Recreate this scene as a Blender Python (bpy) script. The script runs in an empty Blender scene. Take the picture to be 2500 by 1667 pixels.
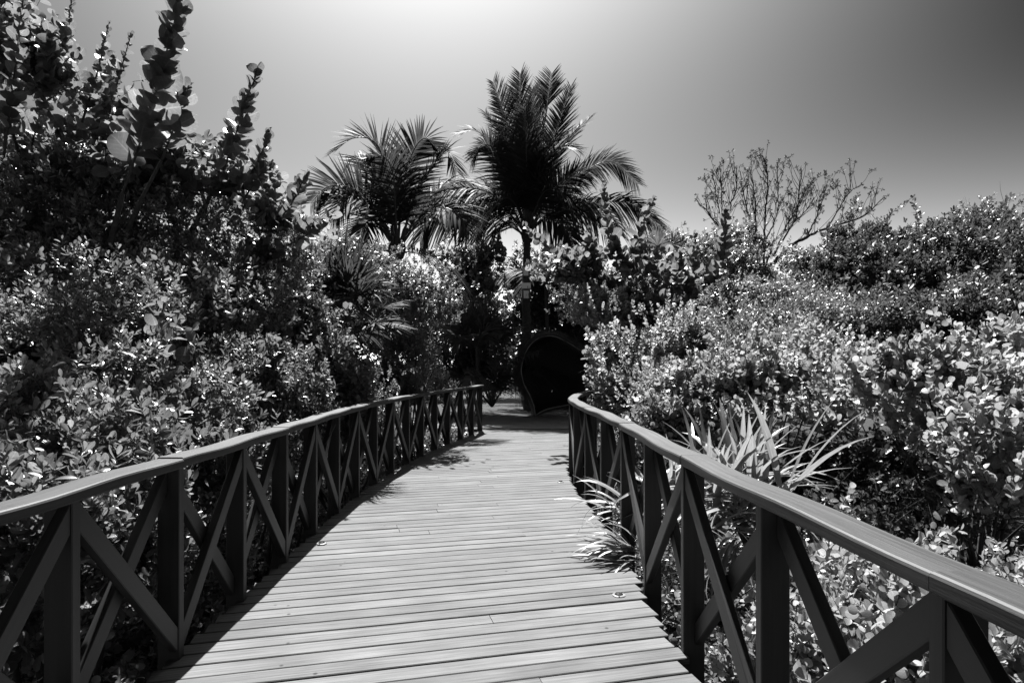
import bpy, math, random
import numpy as np
from mathutils import Vector, Matrix

# ------------------------------------------------------------------ camera, sky, sun, exposure
SC = bpy.context.scene
COL = SC.collection
LENS = 22.0
F = LENS / 36.0 * 2500.0          # focal length in photo pixels
CX, YH, CAMH = 1250.0, 887.0, 1.55
cam = bpy.data.cameras.new("camera")
cam.lens = LENS; cam.sensor_width = 36.0; cam.clip_start = 0.05; cam.clip_end = 3000.0
cam.shift_y = (YH - 833.5) / 2500.0
co = bpy.data.objects.new("camera", cam); COL.objects.link(co)
co.location = (0, 0, CAMH); co.rotation_euler = (math.radians(90), 0, 0)
SC.camera = co

SUN_ELEV, SUN_AZ = 57.0, -8.0
world = bpy.data.worlds.new("World"); SC.world = world; world.use_nodes = True
wn = world.node_tree.nodes; wl = world.node_tree.links
for n in list(wn): wn.remove(n)
sky = wn.new("ShaderNodeTexSky"); sky.sky_type = 'NISHITA'; sky.sun_disc = False
sky.sun_elevation = math.radians(SUN_ELEV); sky.sun_rotation = math.radians(SUN_AZ)
sky.air_density = 1.0; sky.dust_density = 1.2; sky.ozone_density = 1.0
sep = wn.new("ShaderNodeSeparateColor"); bg = wn.new("ShaderNodeBackground"); wo = wn.new("ShaderNodeOutputWorld")
# black-and-white film behind a deep red filter: the red channel less part of the blue
mr = wn.new("ShaderNodeMath"); mr.operation = 'MULTIPLY'; mr.inputs[1].default_value = 2.85
mg = wn.new("ShaderNodeMath"); mg.operation = 'MULTIPLY_ADD'; mg.inputs[1].default_value = -1.27
mc = wn.new("ShaderNodeMath"); mc.operation = 'MAXIMUM'; mc.inputs[1].default_value = 0.0
wl.new(sky.outputs[0], sep.inputs[0]); wl.new(sep.outputs[0], mr.inputs[0])
wl.new(sep.outputs[2], mg.inputs[0]); wl.new(mr.outputs[0], mg.inputs[2]); wl.new(mg.outputs[0], mc.inputs[0])
wl.new(mc.outputs[0], bg.inputs[0]); bg.inputs[1].default_value = 0.05
wl.new(bg.outputs[0], wo.inputs[0])

sun = bpy.data.lights.new("sun", 'SUN'); sun.energy = 5.0; sun.angle = math.radians(0.5)
sun.color = (1.0, 1.0, 1.0)
so = bpy.data.objects.new("sun", sun); COL.objects.link(so)
_e, _a = math.radians(SUN_ELEV), math.radians(SUN_AZ)
SUN = Vector((math.cos(_e) * math.sin(_a), math.cos(_e) * math.cos(_a), math.sin(_e)))
so.rotation_euler = SUN.to_track_quat('Z', 'Y').to_euler(); so.location = SUN * 60
SC.view_settings.view_transform = 'Standard'; SC.view_settings.look = 'None'
SC.view_settings.gamma = 1.0; SC.view_settings.exposure = 2.15
SC.render.engine = 'CYCLES'
SC.cycles.max_bounces = 8; SC.cycles.transmission_bounces = 5; SC.cycles.diffuse_bounces = 2
SC.cycles.glossy_bounces = 2

RNG = np.random.default_rng(7)
random.seed(7)

# ------------------------------------------------------------------ helpers
def at(x, y, d):
    """photo pixel at distance d -> point"""
    return Vector(((x - CX) / F * d, d, CAMH - (y - YH) / F * d))

def link(o, parent=None):
    COL.objects.link(o)
    if parent is not None: o.parent = parent
    return o

def tag(o, label=None, cat=None, group=None, kind=None):
    if label: o["label"] = label
    if cat: o["category"] = cat
    if group: o["group"] = group
    if kind: o["kind"] = kind
    return o

def empty(name, loc=(0, 0, 0)):
    o = bpy.data.objects.new(name, None); o.location = loc; o.empty_display_size = 0.2
    return link(o)

def under(o, parent):
    """parent o while keeping its world-space mesh where it is (parents are unrotated empties)"""
    o.parent = parent
    o.location = Vector(o.location) - Vector(parent.location)
    return o

def mesh_np(name, V, faces=None, tris=None, quads=None, attrs=None, smooth=False):
    """faces as python lists or numpy arrays of tris and quads"""
    me = bpy.data.meshes.new(name)
    if faces is not None:
        me.from_pydata([tuple(v) for v in V], [], faces)
    else:
        V = np.asarray(V, np.float32)
        nt = 0 if tris is None else len(tris); nq = 0 if quads is None else len(quads)
        idx = []
        if nt: idx.append(np.asarray(tris, np.int32).ravel())
        if nq: idx.append(np.asarray(quads, np.int32).ravel())
        loops = np.concatenate(idx)
        starts = np.concatenate([np.arange(nt) * 3, nt * 3 + np.arange(nq) * 4]).astype(np.int32)
        me.vertices.add(len(V)); me.vertices.foreach_set("co", V.ravel())
        me.loops.add(len(loops)); me.loops.foreach_set("vertex_index", loops)
        me.polygons.add(nt + nq); me.polygons.foreach_set("loop_start", starts)
        me.update(calc_edges=True)
    for k, (typ, arr) in (attrs or {}).items():
        a = me.attributes.new(k, typ, 'POINT')
        a.data.foreach_set("vector" if typ == 'FLOAT_VECTOR' else "value", np.asarray(arr, np.float32).ravel())
    if smooth:
        me.polygons.foreach_set("use_smooth", np.ones(len(me.polygons), bool))
    me.validate()
    return me

def obj(name, me, mat, parent=None):
    o = bpy.data.objects.new(name, me)
    if mat and not me.materials: me.materials.append(mat)
    link(o)
    if parent is not None: under(o, parent)
    return o

def nrm(v):
    return v / np.maximum(np.linalg.norm(v, axis=-1, keepdims=True), 1e-9)

def catmull(pts, n=8):
    P = [np.array(p, float) for p in pts]
    P = [2 * P[0] - P[1]] + P + [2 * P[-1] - P[-2]]
    out = []
    for i in range(1, len(P) - 2):
        for t in np.linspace(0, 1, n, endpoint=False):
            a, b, c, d = P[i - 1:i + 3]
            out.append(0.5 * ((2 * b) + (c - a) * t + (2 * a - 5 * b + 4 * c - d) * t * t + (3 * b - a - 3 * c + d) * t ** 3))
    out.append(P[-2])
    return np.array(out)

def resample(P, step=None, n=None):
    seg = np.linalg.norm(np.diff(P, axis=0), axis=1); s = np.concatenate([[0], np.cumsum(seg)])
    if n is None: n = max(2, int(round(s[-1] / step)) + 1)
    q = np.linspace(0, s[-1], n)
    return np.stack([np.interp(q, s, P[:, k]) for k in range(P.shape[1])], 1)

class Tubes:
    """collects tapered tubes into one mesh"""
    def __init__(self): self.V = []; self.Q = []; self.n = 0
    def add(self, P, r0, r1, sides=6, wob=0.0):
        P = np.asarray(P, float); m = len(P)
        T = nrm(np.gradient(P, axis=0))
        ref = np.array([0.0, 0, 1]) if abs(T[0][2]) < 0.9 else np.array([1.0, 0, 0])
        A = nrm(np.cross(T, ref)); B = np.cross(T, A)
        r = np.linspace(r0, r1, m)[:, None, None]
        if wob: r = r * (1 + RNG.normal(0, wob, (m, 1, 1)))
        ang = np.linspace(0, 2 * np.pi, sides, endpoint=False)
        ring = np.cos(ang)[None, :, None] * A[:, None] + np.sin(ang)[None, :, None] * B[:, None]
        V = P[:, None] + ring * r
        i = np.arange(m - 1)[:, None] * sides; j = np.arange(sides)[None]; k = (j + 1) % sides
        Q = np.stack([i + j, i + k, i + sides + k, i + sides + j], -1).reshape(-1, 4) + self.n
        self.V.append(V.reshape(-1, 3)); self.Q.append(Q); self.n += m * sides
    def add_many(self, A0, A1, r0, r1):
        """n straight three-sided twigs at once"""
        A0 = np.asarray(A0); A1 = np.asarray(A1); n = len(A0)
        if n == 0: return
        T = nrm(A1 - A0); ref = np.where(np.abs(T[:, 2:3]) < 0.9, [[0, 0, 1.0]], [[1.0, 0, 0]])
        A = nrm(np.cross(T, ref)); B = np.cross(T, A)
        V = np.zeros((n, 6, 3))
        for j in range(3):
            o = math.cos(j * 2.0944) * A + math.sin(j * 2.0944) * B
            V[:, j] = A0 + o * r0; V[:, 3 + j] = A1 + o * r1
        q = np.array([[0, 1, 4, 3], [1, 2, 5, 4], [2, 0, 3, 5]])
        Q = (q[None] + (np.arange(n) * 6)[:, None, None]).reshape(-1, 4) + self.n
        self.V.append(V.reshape(-1, 3)); self.Q.append(Q); self.n += n * 6
    def build(self, name, mat, parent):
        if not self.V: return None
        me = mesh_np(name, np.concatenate(self.V), quads=np.concatenate(self.Q), smooth=True)
        return obj(name, me, mat, parent)

# ------------------------------------------------------------------ materials (grey: a black-and-white photograph)
def new_mat(name):
    m = bpy.data.materials.new(name); m.use_nodes = True
    nt = m.node_tree
    for n in list(nt.nodes): nt.nodes.remove(n)
    out = nt.nodes.new("ShaderNodeOutputMaterial")
    return m, nt, out

def N(nt, typ, **kw):
    n = nt.nodes.new(typ)
    for k, v in kw.items():
        if k == 'op': n.operation = v
        else: setattr(n, k, v)
    return n

def math_node(nt, op, a, b=None, c=None):
    n = nt.nodes.new("ShaderNodeMath"); n.operation = op
    for i, v in enumerate((a, b, c)):
        if v is None: continue
        if isinstance(v, (int, float)): n.inputs[i].default_value = v
        else: nt.links.new(v, n.inputs[i])
    return n.outputs[0]

def grey(nt, val):
    n = nt.nodes.new("ShaderNodeCombineColor")
    for i in range(3): nt.links.new(val, n.inputs[i])
    return n.outputs[0]

def leaf_mat(name, base, trans, mix=0.42, rough=0.38, spec=0.5, spread=0.7, vein=0.0):
    m, nt, out = new_mat(name); L = nt.links
    at_ = N(nt, "ShaderNodeAttribute"); at_.attribute_name = "tone"
    fac = math_node(nt, 'MULTIPLY_ADD', at_.outputs["Fac"], spread * 2, 1 - spread)
    bump = None
    if vein > 0:
        lc = N(nt, "ShaderNodeAttribute"); lc.attribute_name = "lco"
        sx = N(nt, "ShaderNodeSeparateXYZ"); L.new(lc.outputs["Vector"], sx.inputs[0])
        ax = math_node(nt, 'ABSOLUTE', sx.outputs[0])
        mid = math_node(nt, 'LESS_THAN', ax, 0.022)
        s = math_node(nt, 'MULTIPLY_ADD', ax, -0.75, sx.outputs[1])
        fr = math_node(nt, 'FRACT', math_node(nt, 'MULTIPLY', s, 5.5))
        side = math_node(nt, 'LESS_THAN', fr, 0.09)
        v = math_node(nt, 'MAXIMUM', mid, math_node(nt, 'MULTIPLY', side, 0.6))
        fac = math_node(nt, 'MULTIPLY', fac, math_node(nt, 'MULTIPLY_ADD', v, vein, 1.0))
        tc = N(nt, "ShaderNodeTexCoord"); nz = N(nt, "ShaderNodeTexNoise"); nz.inputs["Scale"].default_value = 9
        L.new(lc.outputs["Vector"], nz.inputs["Vector"])
        fac = math_node(nt, 'MULTIPLY', fac, math_node(nt, 'MULTIPLY_ADD', nz.outputs[0], 0.6, 0.7))
    b = grey(nt, math_node(nt, 'MULTIPLY', fac, base)); t = grey(nt, math_node(nt, 'MULTIPLY', fac, trans))
    p = N(nt, "ShaderNodeBsdfPrincipled"); L.new(b, p.inputs["Base Color"])
    p.inputs["Roughness"].default_value = rough; p.inputs["Specular IOR Level"].default_value = spec
    tr = N(nt, "ShaderNodeBsdfTranslucent"); L.new(t, tr.inputs[0])
    mx = N(nt, "ShaderNodeMixShader"); mx.inputs[0].default_value = mix
    L.new(p.outputs[0], mx.inputs[1]); L.new(tr.outputs[0], mx.inputs[2]); L.new(mx.outputs[0], out.inputs[0])
    return m

def wood_mat(name, lo, hi, rough=0.6, coords='Object', scale=(1.2, 38, 38), objvar=0.25, bump=0.25, spec=0.3, stain=0.35, specks=False):
    m, nt, out = new_mat(name); L = nt.links
    tc = N(nt, "ShaderNodeTexCoord"); mp = N(nt, "ShaderNodeMapping"); mp.inputs["Scale"].default_value = scale
    oi = N(nt, "ShaderNodeObjectInfo")
    off = N(nt, "ShaderNodeVectorMath"); off.operation = 'ADD'
    rs = math_node(nt, 'MULTIPLY', oi.outputs["Random"], 37.0)
    cmb = N(nt, "ShaderNodeCombineXYZ"); L.new(rs, cmb.inputs[0]); L.new(rs, cmb.inputs[1])
    L.new(tc.outputs[coords], off.inputs[0]); L.new(cmb.outputs[0], off.inputs[1])
    L.new(off.outputs[0], mp.inputs[0])
    g = N(nt, "ShaderNodeTexNoise"); g.inputs["Scale"].default_value = 1.0; g.inputs["Detail"].default_value = 6
    g.inputs["Roughness"].default_value = 0.65; L.new(mp.outputs[0], g.inputs["Vector"])
    s = N(nt, "ShaderNodeTexNoise"); s.inputs["Scale"].default_value = 2.3; s.inputs["Detail"].default_value = 4
    L.new(off.outputs[0], s.inputs["Vector"])
    ramp = N(nt, "ShaderNodeMapRange"); ramp.inputs[1].default_value = 0.3; ramp.inputs[2].default_value = 0.72
    ramp.inputs[3].default_value = lo; ramp.inputs[4].default_value = hi; L.new(g.outputs[0], ramp.inputs[0])
    v = math_node(nt, 'MULTIPLY', ramp.outputs[0], math_node(nt, 'MULTIPLY_ADD', oi.outputs["Random"], 2 * objvar, 1 - objvar))
    v = math_node(nt, 'MULTIPLY', v, math_node(nt, 'MULTIPLY_ADD', s.outputs[0], 2 * stain, 1 - stain))
    if specks:      # nail heads, knots and old stains
        vo = N(nt, "ShaderNodeTexVoronoi"); vo.inputs["Scale"].default_value = 5.0; L.new(off.outputs[0], vo.inputs["Vector"])
        mk = N(nt, "ShaderNodeMapRange"); mk.inputs[1].default_value = 0.035; mk.inputs[2].default_value = 0.075
        mk.inputs[3].default_value = 0.35; mk.inputs[4].default_value = 1.0; L.new(vo.outputs["Distance"], mk.inputs[0])
        v = math_node(nt, 'MULTIPLY', v, mk.outputs[0])
        fine = N(nt, "ShaderNodeTexNoise"); fine.inputs["Scale"].default_value = 1.0; fine.inputs["Detail"].default_value = 3
        mp2 = N(nt, "ShaderNodeMapping"); mp2.inputs["Scale"].default_value = (0.6, 160, 160); L.new(off.outputs[0], mp2.inputs[0]); L.new(mp2.outputs[0], fine.inputs["Vector"])
        cr = N(nt, "ShaderNodeMapRange"); cr.inputs[1].default_value = 0.30; cr.inputs[2].default_value = 0.42; cr.inputs[3].default_value = 0.45; cr.inputs[4].default_value = 1.0
        L.new(fine.outputs[0], cr.inputs[0]); v = math_node(nt, 'MULTIPLY', v, cr.outputs[0])
    p = N(nt, "ShaderNodeBsdfPrincipled"); L.new(grey(nt, v), p.inputs["Base Color"])
    p.inputs["Specular IOR Level"].default_value = spec
    L.new(math_node(nt, 'MULTIPLY_ADD', g.outputs[0], 0.3, rough - 0.15), p.inputs["Roughness"])
    bp = N(nt, "ShaderNodeBump"); bp.inputs["Strength"].default_value = bump; bp.inputs["Distance"].default_value = 0.004
    L.new(g.outputs[0], bp.inputs["Height"]); L.new(bp.outputs[0], p.inputs["Normal"])
    L.new(p.outputs[0], out.inputs[0])
    return m

def noise_mat(name, lo, hi, scale=6.0, rough=0.9, bump=0.4, dist=0.03, detail=8):
    m, nt, out = new_mat(name); L = nt.links
    tc = N(nt, "ShaderNodeTexCoord"); g = N(nt, "ShaderNodeTexNoise"); g.inputs["Scale"].default_value = scale
    g.inputs["Detail"].default_value = detail; g.inputs["Roughness"].default_value = 0.7
    L.new(tc.outputs["Object"], g.inputs["Vector"])
    ramp = N(nt, "ShaderNodeMapRange"); ramp.inputs[1].default_value = 0.3; ramp.inputs[2].default_value = 0.7
    ramp.inputs[3].default_value = lo; ramp.inputs[4].default_value = hi; L.new(g.outputs[0], ramp.inputs[0])
    p = N(nt, "ShaderNodeBsdfPrincipled"); L.new(grey(nt, ramp.outputs[0]), p.inputs["Base Color"])
    p.inputs["Roughness"].default_value = rough; p.inputs["Specular IOR Level"].default_value = 0.2
    bp = N(nt, "ShaderNodeBump"); bp.inputs["Strength"].default_value = bump; bp.inputs["Distance"].default_value = dist
    L.new(g.outputs[0], bp.inputs["Height"]); L.new(bp.outputs[0], p.inputs["Normal"])
    L.new(p.outputs[0], out.inputs[0])
    return m

M = {
    'plank': wood_mat("weathered_decking", 0.058, 0.118, rough=0.8, scale=(2.4, 55, 55), objvar=0.13, stain=0.38, spec=0.06, specks=True),
    'post': wood_mat("dark_hardwood_post", 0.005, 0.016, rough=0.5, scale=(38, 38, 1.2), objvar=0.2, spec=0.35, stain=0.3),
    'rail': wood_mat("dark_hardwood", 0.007, 0.022, rough=0.5, objvar=0.2, spec=0.35, stain=0.3),
    'handrail': wood_mat("handrail_hardwood", 0.007, 0.038, rough=0.55, coords='UV', scale=(1.5, 60, 60), objvar=0.16, spec=0.22, specks=True, bump=0.5, stain=0.25),
    'bark': noise_mat("bark", 0.02, 0.06, scale=22, bump=0.6),
    'dark_bark': noise_mat("dark_bark", 0.015, 0.04, scale=30, bump=0.5),
    'palm_bark': noise_mat("palm_bark", 0.02, 0.06, scale=14, bump=0.6),
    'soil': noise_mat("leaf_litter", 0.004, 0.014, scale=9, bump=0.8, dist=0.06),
    'concrete': noise_mat("pale_concrete", 0.07, 0.12, scale=7, bump=0.15, dist=0.01, rough=0.85),
    'thatch': noise_mat("thatch", 0.03, 0.10, scale=40, bump=0.8),
    'straw': noise_mat("straw", 0.04, 0.10, scale=20, bump=0.2),
    'rim': noise_mat("cane_rim", 0.18, 0.3, scale=12, bump=0.2, rough=0.5),
    'panel': noise_mat("white_panel", 0.72, 0.8, scale=3, bump=0.03, rough=0.5),
    'metal': noise_mat("dull_metal", 0.09, 0.2, scale=30, bump=0.1, rough=0.4),
    'lens': noise_mat("light_lens", 0.01, 0.03, scale=10, bump=0.02, rough=0.15),
    'joist': noise_mat("joist", 0.02, 0.05, scale=15),
    'seagrape': leaf_mat("sea_grape_leaf", 0.045, 0.18, mix=0.36, rough=0.32, vein=0.5, spread=0.35),
    'cocoplum': leaf_mat("cocoplum_leaf", 0.18, 0.31, mix=0.34, rough=0.34, spec=0.55, spread=0.7, vein=0.3),
    'rosette': leaf_mat("rosette_leaf", 0.08, 0.165, mix=0.34, rough=0.32, spec=0.6, spread=0.65, vein=0.25),
    'small': leaf_mat("small_leaf", 0.09, 0.18, mix=0.34, rough=0.33, spread=0.55),
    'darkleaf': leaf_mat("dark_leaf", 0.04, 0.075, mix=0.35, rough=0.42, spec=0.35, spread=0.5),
    'palm': leaf_mat("palm_leaflet", 0.022, 0.045, mix=0.35, rough=0.6, spec=0.1, spread=0.4),
    'fan': leaf_mat("fan_palm_blade", 0.05, 0.10, mix=0.35, rough=0.5, spec=0.25, spread=0.4),
    'strap': leaf_mat("strap_leaf", 0.15, 0.22, mix=0.35, rough=0.36, spread=0.3, vein=0.2),
}

# ------------------------------------------------------------------ walkway lines
LEFT = catmull([(-1.72, -2.0), (-1.725, 0.5), (-1.735, 2.5), (-1.74, 3.7), (-1.755, 5.0), (-1.78, 6.0), (-1.785, 6.8), (-1.765, 7.6),
                (-1.715, 8.4), (-1.63, 9.3), (-1.5, 10.3), (-1.355, 11.2), (-1.18, 12.1), (-1.01, 12.8), (-0.85, 13.5), (-0.68, 14.4)])
RIGHT = catmull([(1.12, -2.0), (1.07, 0.0), (1.014, 1.446), (0.957, 2.378), (0.915, 3.21), (0.905, 4.26), (0.91, 5.09), (0.888, 5.86),
                 (0.848, 6.6), (0.808, 7.5), (0.785, 8.4), (0.83, 9.2), (0.95, 9.9), (1.13, 10.65), (1.31, 11.25), (1.47, 11.7)])
def left_x(d): return np.interp(d, LEFT[:, 1], LEFT[:, 0])
def right_x(d):
    d = np.asarray(d, float)
    return np.where(d < 11.7, np.interp(d, RIGHT[:, 1], RIGHT[:, 0]), 1.47 + (d - 11.7) * 0.12)
def on_walkway(P, pad=0.16, top=2.3):
    """points that would hang in the walkway's clear space"""
    x, d, z = P[:, 0], P[:, 1], P[:, 2]
    near = (d < 14.9) & (d > -3) & (x > left_x(d) - pad) & (x < right_x(d) + pad) & (z < top)
    path = (d >= 14.9) & (d < 18.3) & (x > -3.5) & (x < 3.5) & (z < top)
    return near | path

# ------------------------------------------------------------------ ground, path
def ground_z(x, d):
    t = np.clip((d - 12.0) / 2.6, 0, 1); t = t * t * (3 - 2 * t)
    near = -0.75 + 0.12 * np.sin(x * 0.7 + 1.3) * np.cos(d * 0.6)
    return near * (1 - t) + (-0.05 + 0.0 * x) * t
gx = np.concatenate([[-900, -300, -100, -50], np.linspace(-25, 25, 51), [50, 100, 300, 900]])
gy = np.concatenate([[-300, -60], np.linspace(-12, 40, 66), [60, 120, 300, 1200]])
GX, GY = np.meshgrid(gx, gy)
GZ = ground_z(GX, GY)
nx, ny = len(gx), len(gy)
ii = np.arange(ny - 1)[:, None] * nx + np.arange(nx - 1)[None]
gq = np.stack([ii, ii + 1, ii + nx + 1, ii + nx], -1).reshape(-1, 4)
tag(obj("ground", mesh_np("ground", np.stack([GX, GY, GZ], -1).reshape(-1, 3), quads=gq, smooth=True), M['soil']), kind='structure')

def slab(name, poly, z0, z1, mat):
    n = len(poly)
    V = [(x, y, z0) for x, y in poly] + [(x, y, z1) for x, y in poly]
    Fc = [list(range(n))[::-1], [n + i for i in range(n)]] + [[i, (i + 1) % n, n + (i + 1) % n, n + i] for i in range(n)]
    return obj(name, mesh_np(name, V, faces=Fc), mat)
tag(slab("path", [(-2.6, 14.72), (4.2, 14.72), (4.4, 18.0), (3.6, 18.2), (-1.5, 18.35), (-2.6, 18.3)], -0.2, 0.012, M['concrete']), kind='structure')

# ------------------------------------------------------------------ boardwalk: every plank a mesh of its own
walk = tag(empty("boardwalk", (0, 6, 0)), kind='structure')
K = 0.25
U = np.array([1.0, K]) / math.hypot(1, K); W = np.array([-U[1], U[0]])
PW, GAP, TH = 0.125, 0.0105, 0.034

def board(name, L, w, th, mat, parent, ch=0.004, segs=6, bow=0.0):
    """bevelled plank along local X, top at z=0, slightly crooked"""
    prof = [(-w / 2, -th), (w / 2, -th), (w / 2, -ch), (w / 2 - ch, 0), (-w / 2 + ch, 0), (-w / 2, -ch)]
    xs = np.linspace(-L / 2, L / 2, segs + 1); V = []
    ph = random.uniform(0, 6.28)
    for i, x in enumerate(xs):
        b = bow * math.sin(ph + x * 1.7); wv = 1 + 0.012 * math.sin(ph * 2 + x * 2.9)
        V += [(x, y * wv + b, z) for y, z in prof]
    m = 6; Fc = [[k for k in range(m)], [segs * m + k for k in range(m)][::-1]]
    for i in range(segs):
        for k in range(m):
            a, b2 = i * m + k, i * m + (k + 1) % m
            Fc.append([a, a + m, b2 + m, b2])
    return bpy.data.objects.new(name, mesh_np(name, V, faces=Fc))

row0 = -1.9
nrow = 0
s = -1.6
rows = []
while True:
    c0 = np.array([0.0, 0.0]) + W * s
    ts = np.linspace(-4, 6, 1201)
    P2 = c0[None] + ts[:, None] * U[None]
    ins = (P2[:, 0] > left_x(P2[:, 1]) - 0.055) & (P2[:, 0] < right_x(P2[:, 1]) + 0.01) & (P2[:, 1] < 14.66 + 0.0 * P2[:, 0])
    if s > 15.8: break
    if ins.any():
        t0, t1 = ts[ins][0], ts[ins][-1]
        rows.append((s, t0, t1))
    s += PW + GAP + random.choice([0, 0, 0, 0.002, 0.004, -0.003])
for s, t0, t1 in rows:
    t0 += random.uniform(-0.012, 0.012); t1 += random.uniform(-0.045, 0.005)
    L = t1 - t0
    if L < 0.12: continue
    cuts = [t0, t1]
    if L > 1.4 and random.random() < 0.27:
        cuts = [t0, t0 + L * random.choice([0.28, 0.4, 0.55, 0.62, 0.72]) + random.uniform(-0.05, 0.05), t1]
    for a, b in zip(cuts[:-1], cuts[1:]):
        Lb = b - a - 0.004; mid = (a + b) / 2
        o = board("plank", Lb, PW * random.uniform(0.985, 1.012), TH, None, None, bow=random.uniform(0, 0.003))
        o.data.materials.append(M['plank'])
        c = W * s + U * mid
        o.location = (c[0], c[1], random.uniform(-0.0025, 0.0015))
        o.rotation_euler = (random.uniform(-0.012, 0.012), random.uniform(-0.0012, 0.0012), math.atan2(U[1], U[0]) + random.uniform(-0.0012, 0.0012))
        link(o); under(o, walk)

def strip(name, line, off, z0, z1, w, mat, parent):
    """beam that follows a line"""
    P = resample(np.asarray(line), step=0.3)
    T = nrm(np.gradient(P, axis=0)); Nn = np.stack([T[:, 1], -T[:, 0]], 1)
    V = []
    for p, n in zip(P, Nn):
        for o2, z in ((off - w / 2, z0), (off + w / 2, z0), (off + w / 2, z1), (off - w / 2, z1)):
            V.append((p[0] + n[0] * o2, p[1] + n[1] * o2, z))
    m = len(P); Fc = [[0, 1, 2, 3], [(m - 1) * 4 + k for k in (3, 2, 1, 0)]]
    for i in range(m - 1):
        for k in range(4):
            a, b = i * 4 + k, i * 4 + (k + 1) % 4
            Fc.append([a, a + 4, b + 4, b])
    return obj(name, mesh_np(name, V, faces=Fc), mat, parent)
strip("joist", LEFT, 0.08, -0.22, -TH - 0.006, 0.06, M['joist'], walk)
strip("joist", RIGHT, -0.10, -0.22, -TH - 0.006, 0.06, M['joist'], walk)
strip("joist", np.stack([(LEFT[::2, 0] + np.interp(LEFT[::2, 1], RIGHT[:, 1], RIGHT[:, 0])) / 2, LEFT[::2, 1]], 1)[:40], 0.0, -0.22, -TH - 0.006, 0.08, M['joist'], walk)

# ------------------------------------------------------------------ railings
RB, RT = 1.0, 1.052     # underside and top of the handrail
PDX, PTH = 0.115, 0.05  # post across the rail, along the rail

def box_mesh(name, sx, sy, sz, ch=0.004):
    """chamfered box: vertical edges bevelled, centred in x,y, from z=0 to sz"""
    pr = []
    for qx, qy in ((1, 1), (-1, 1), (-1, -1), (1, -1)):
        a = (qx * (sx / 2), qy * (sy / 2 - ch)); b = (qx * (sx / 2 - ch), qy * (sy / 2))
        pr += [a, b] if qx * qy > 0 else [b, a]
    V = [(x, y, 0) for x, y in pr] + [(x, y, sz) for x, y in pr]
    n = 8; Fc = [list(range(n))[::-1], list(range(n, 2 * n))] + [[i, (i + 1) % n, n + (i + 1) % n, n + i] for i in range(n)]
    return mesh_np(name, V, faces=Fc)

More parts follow.
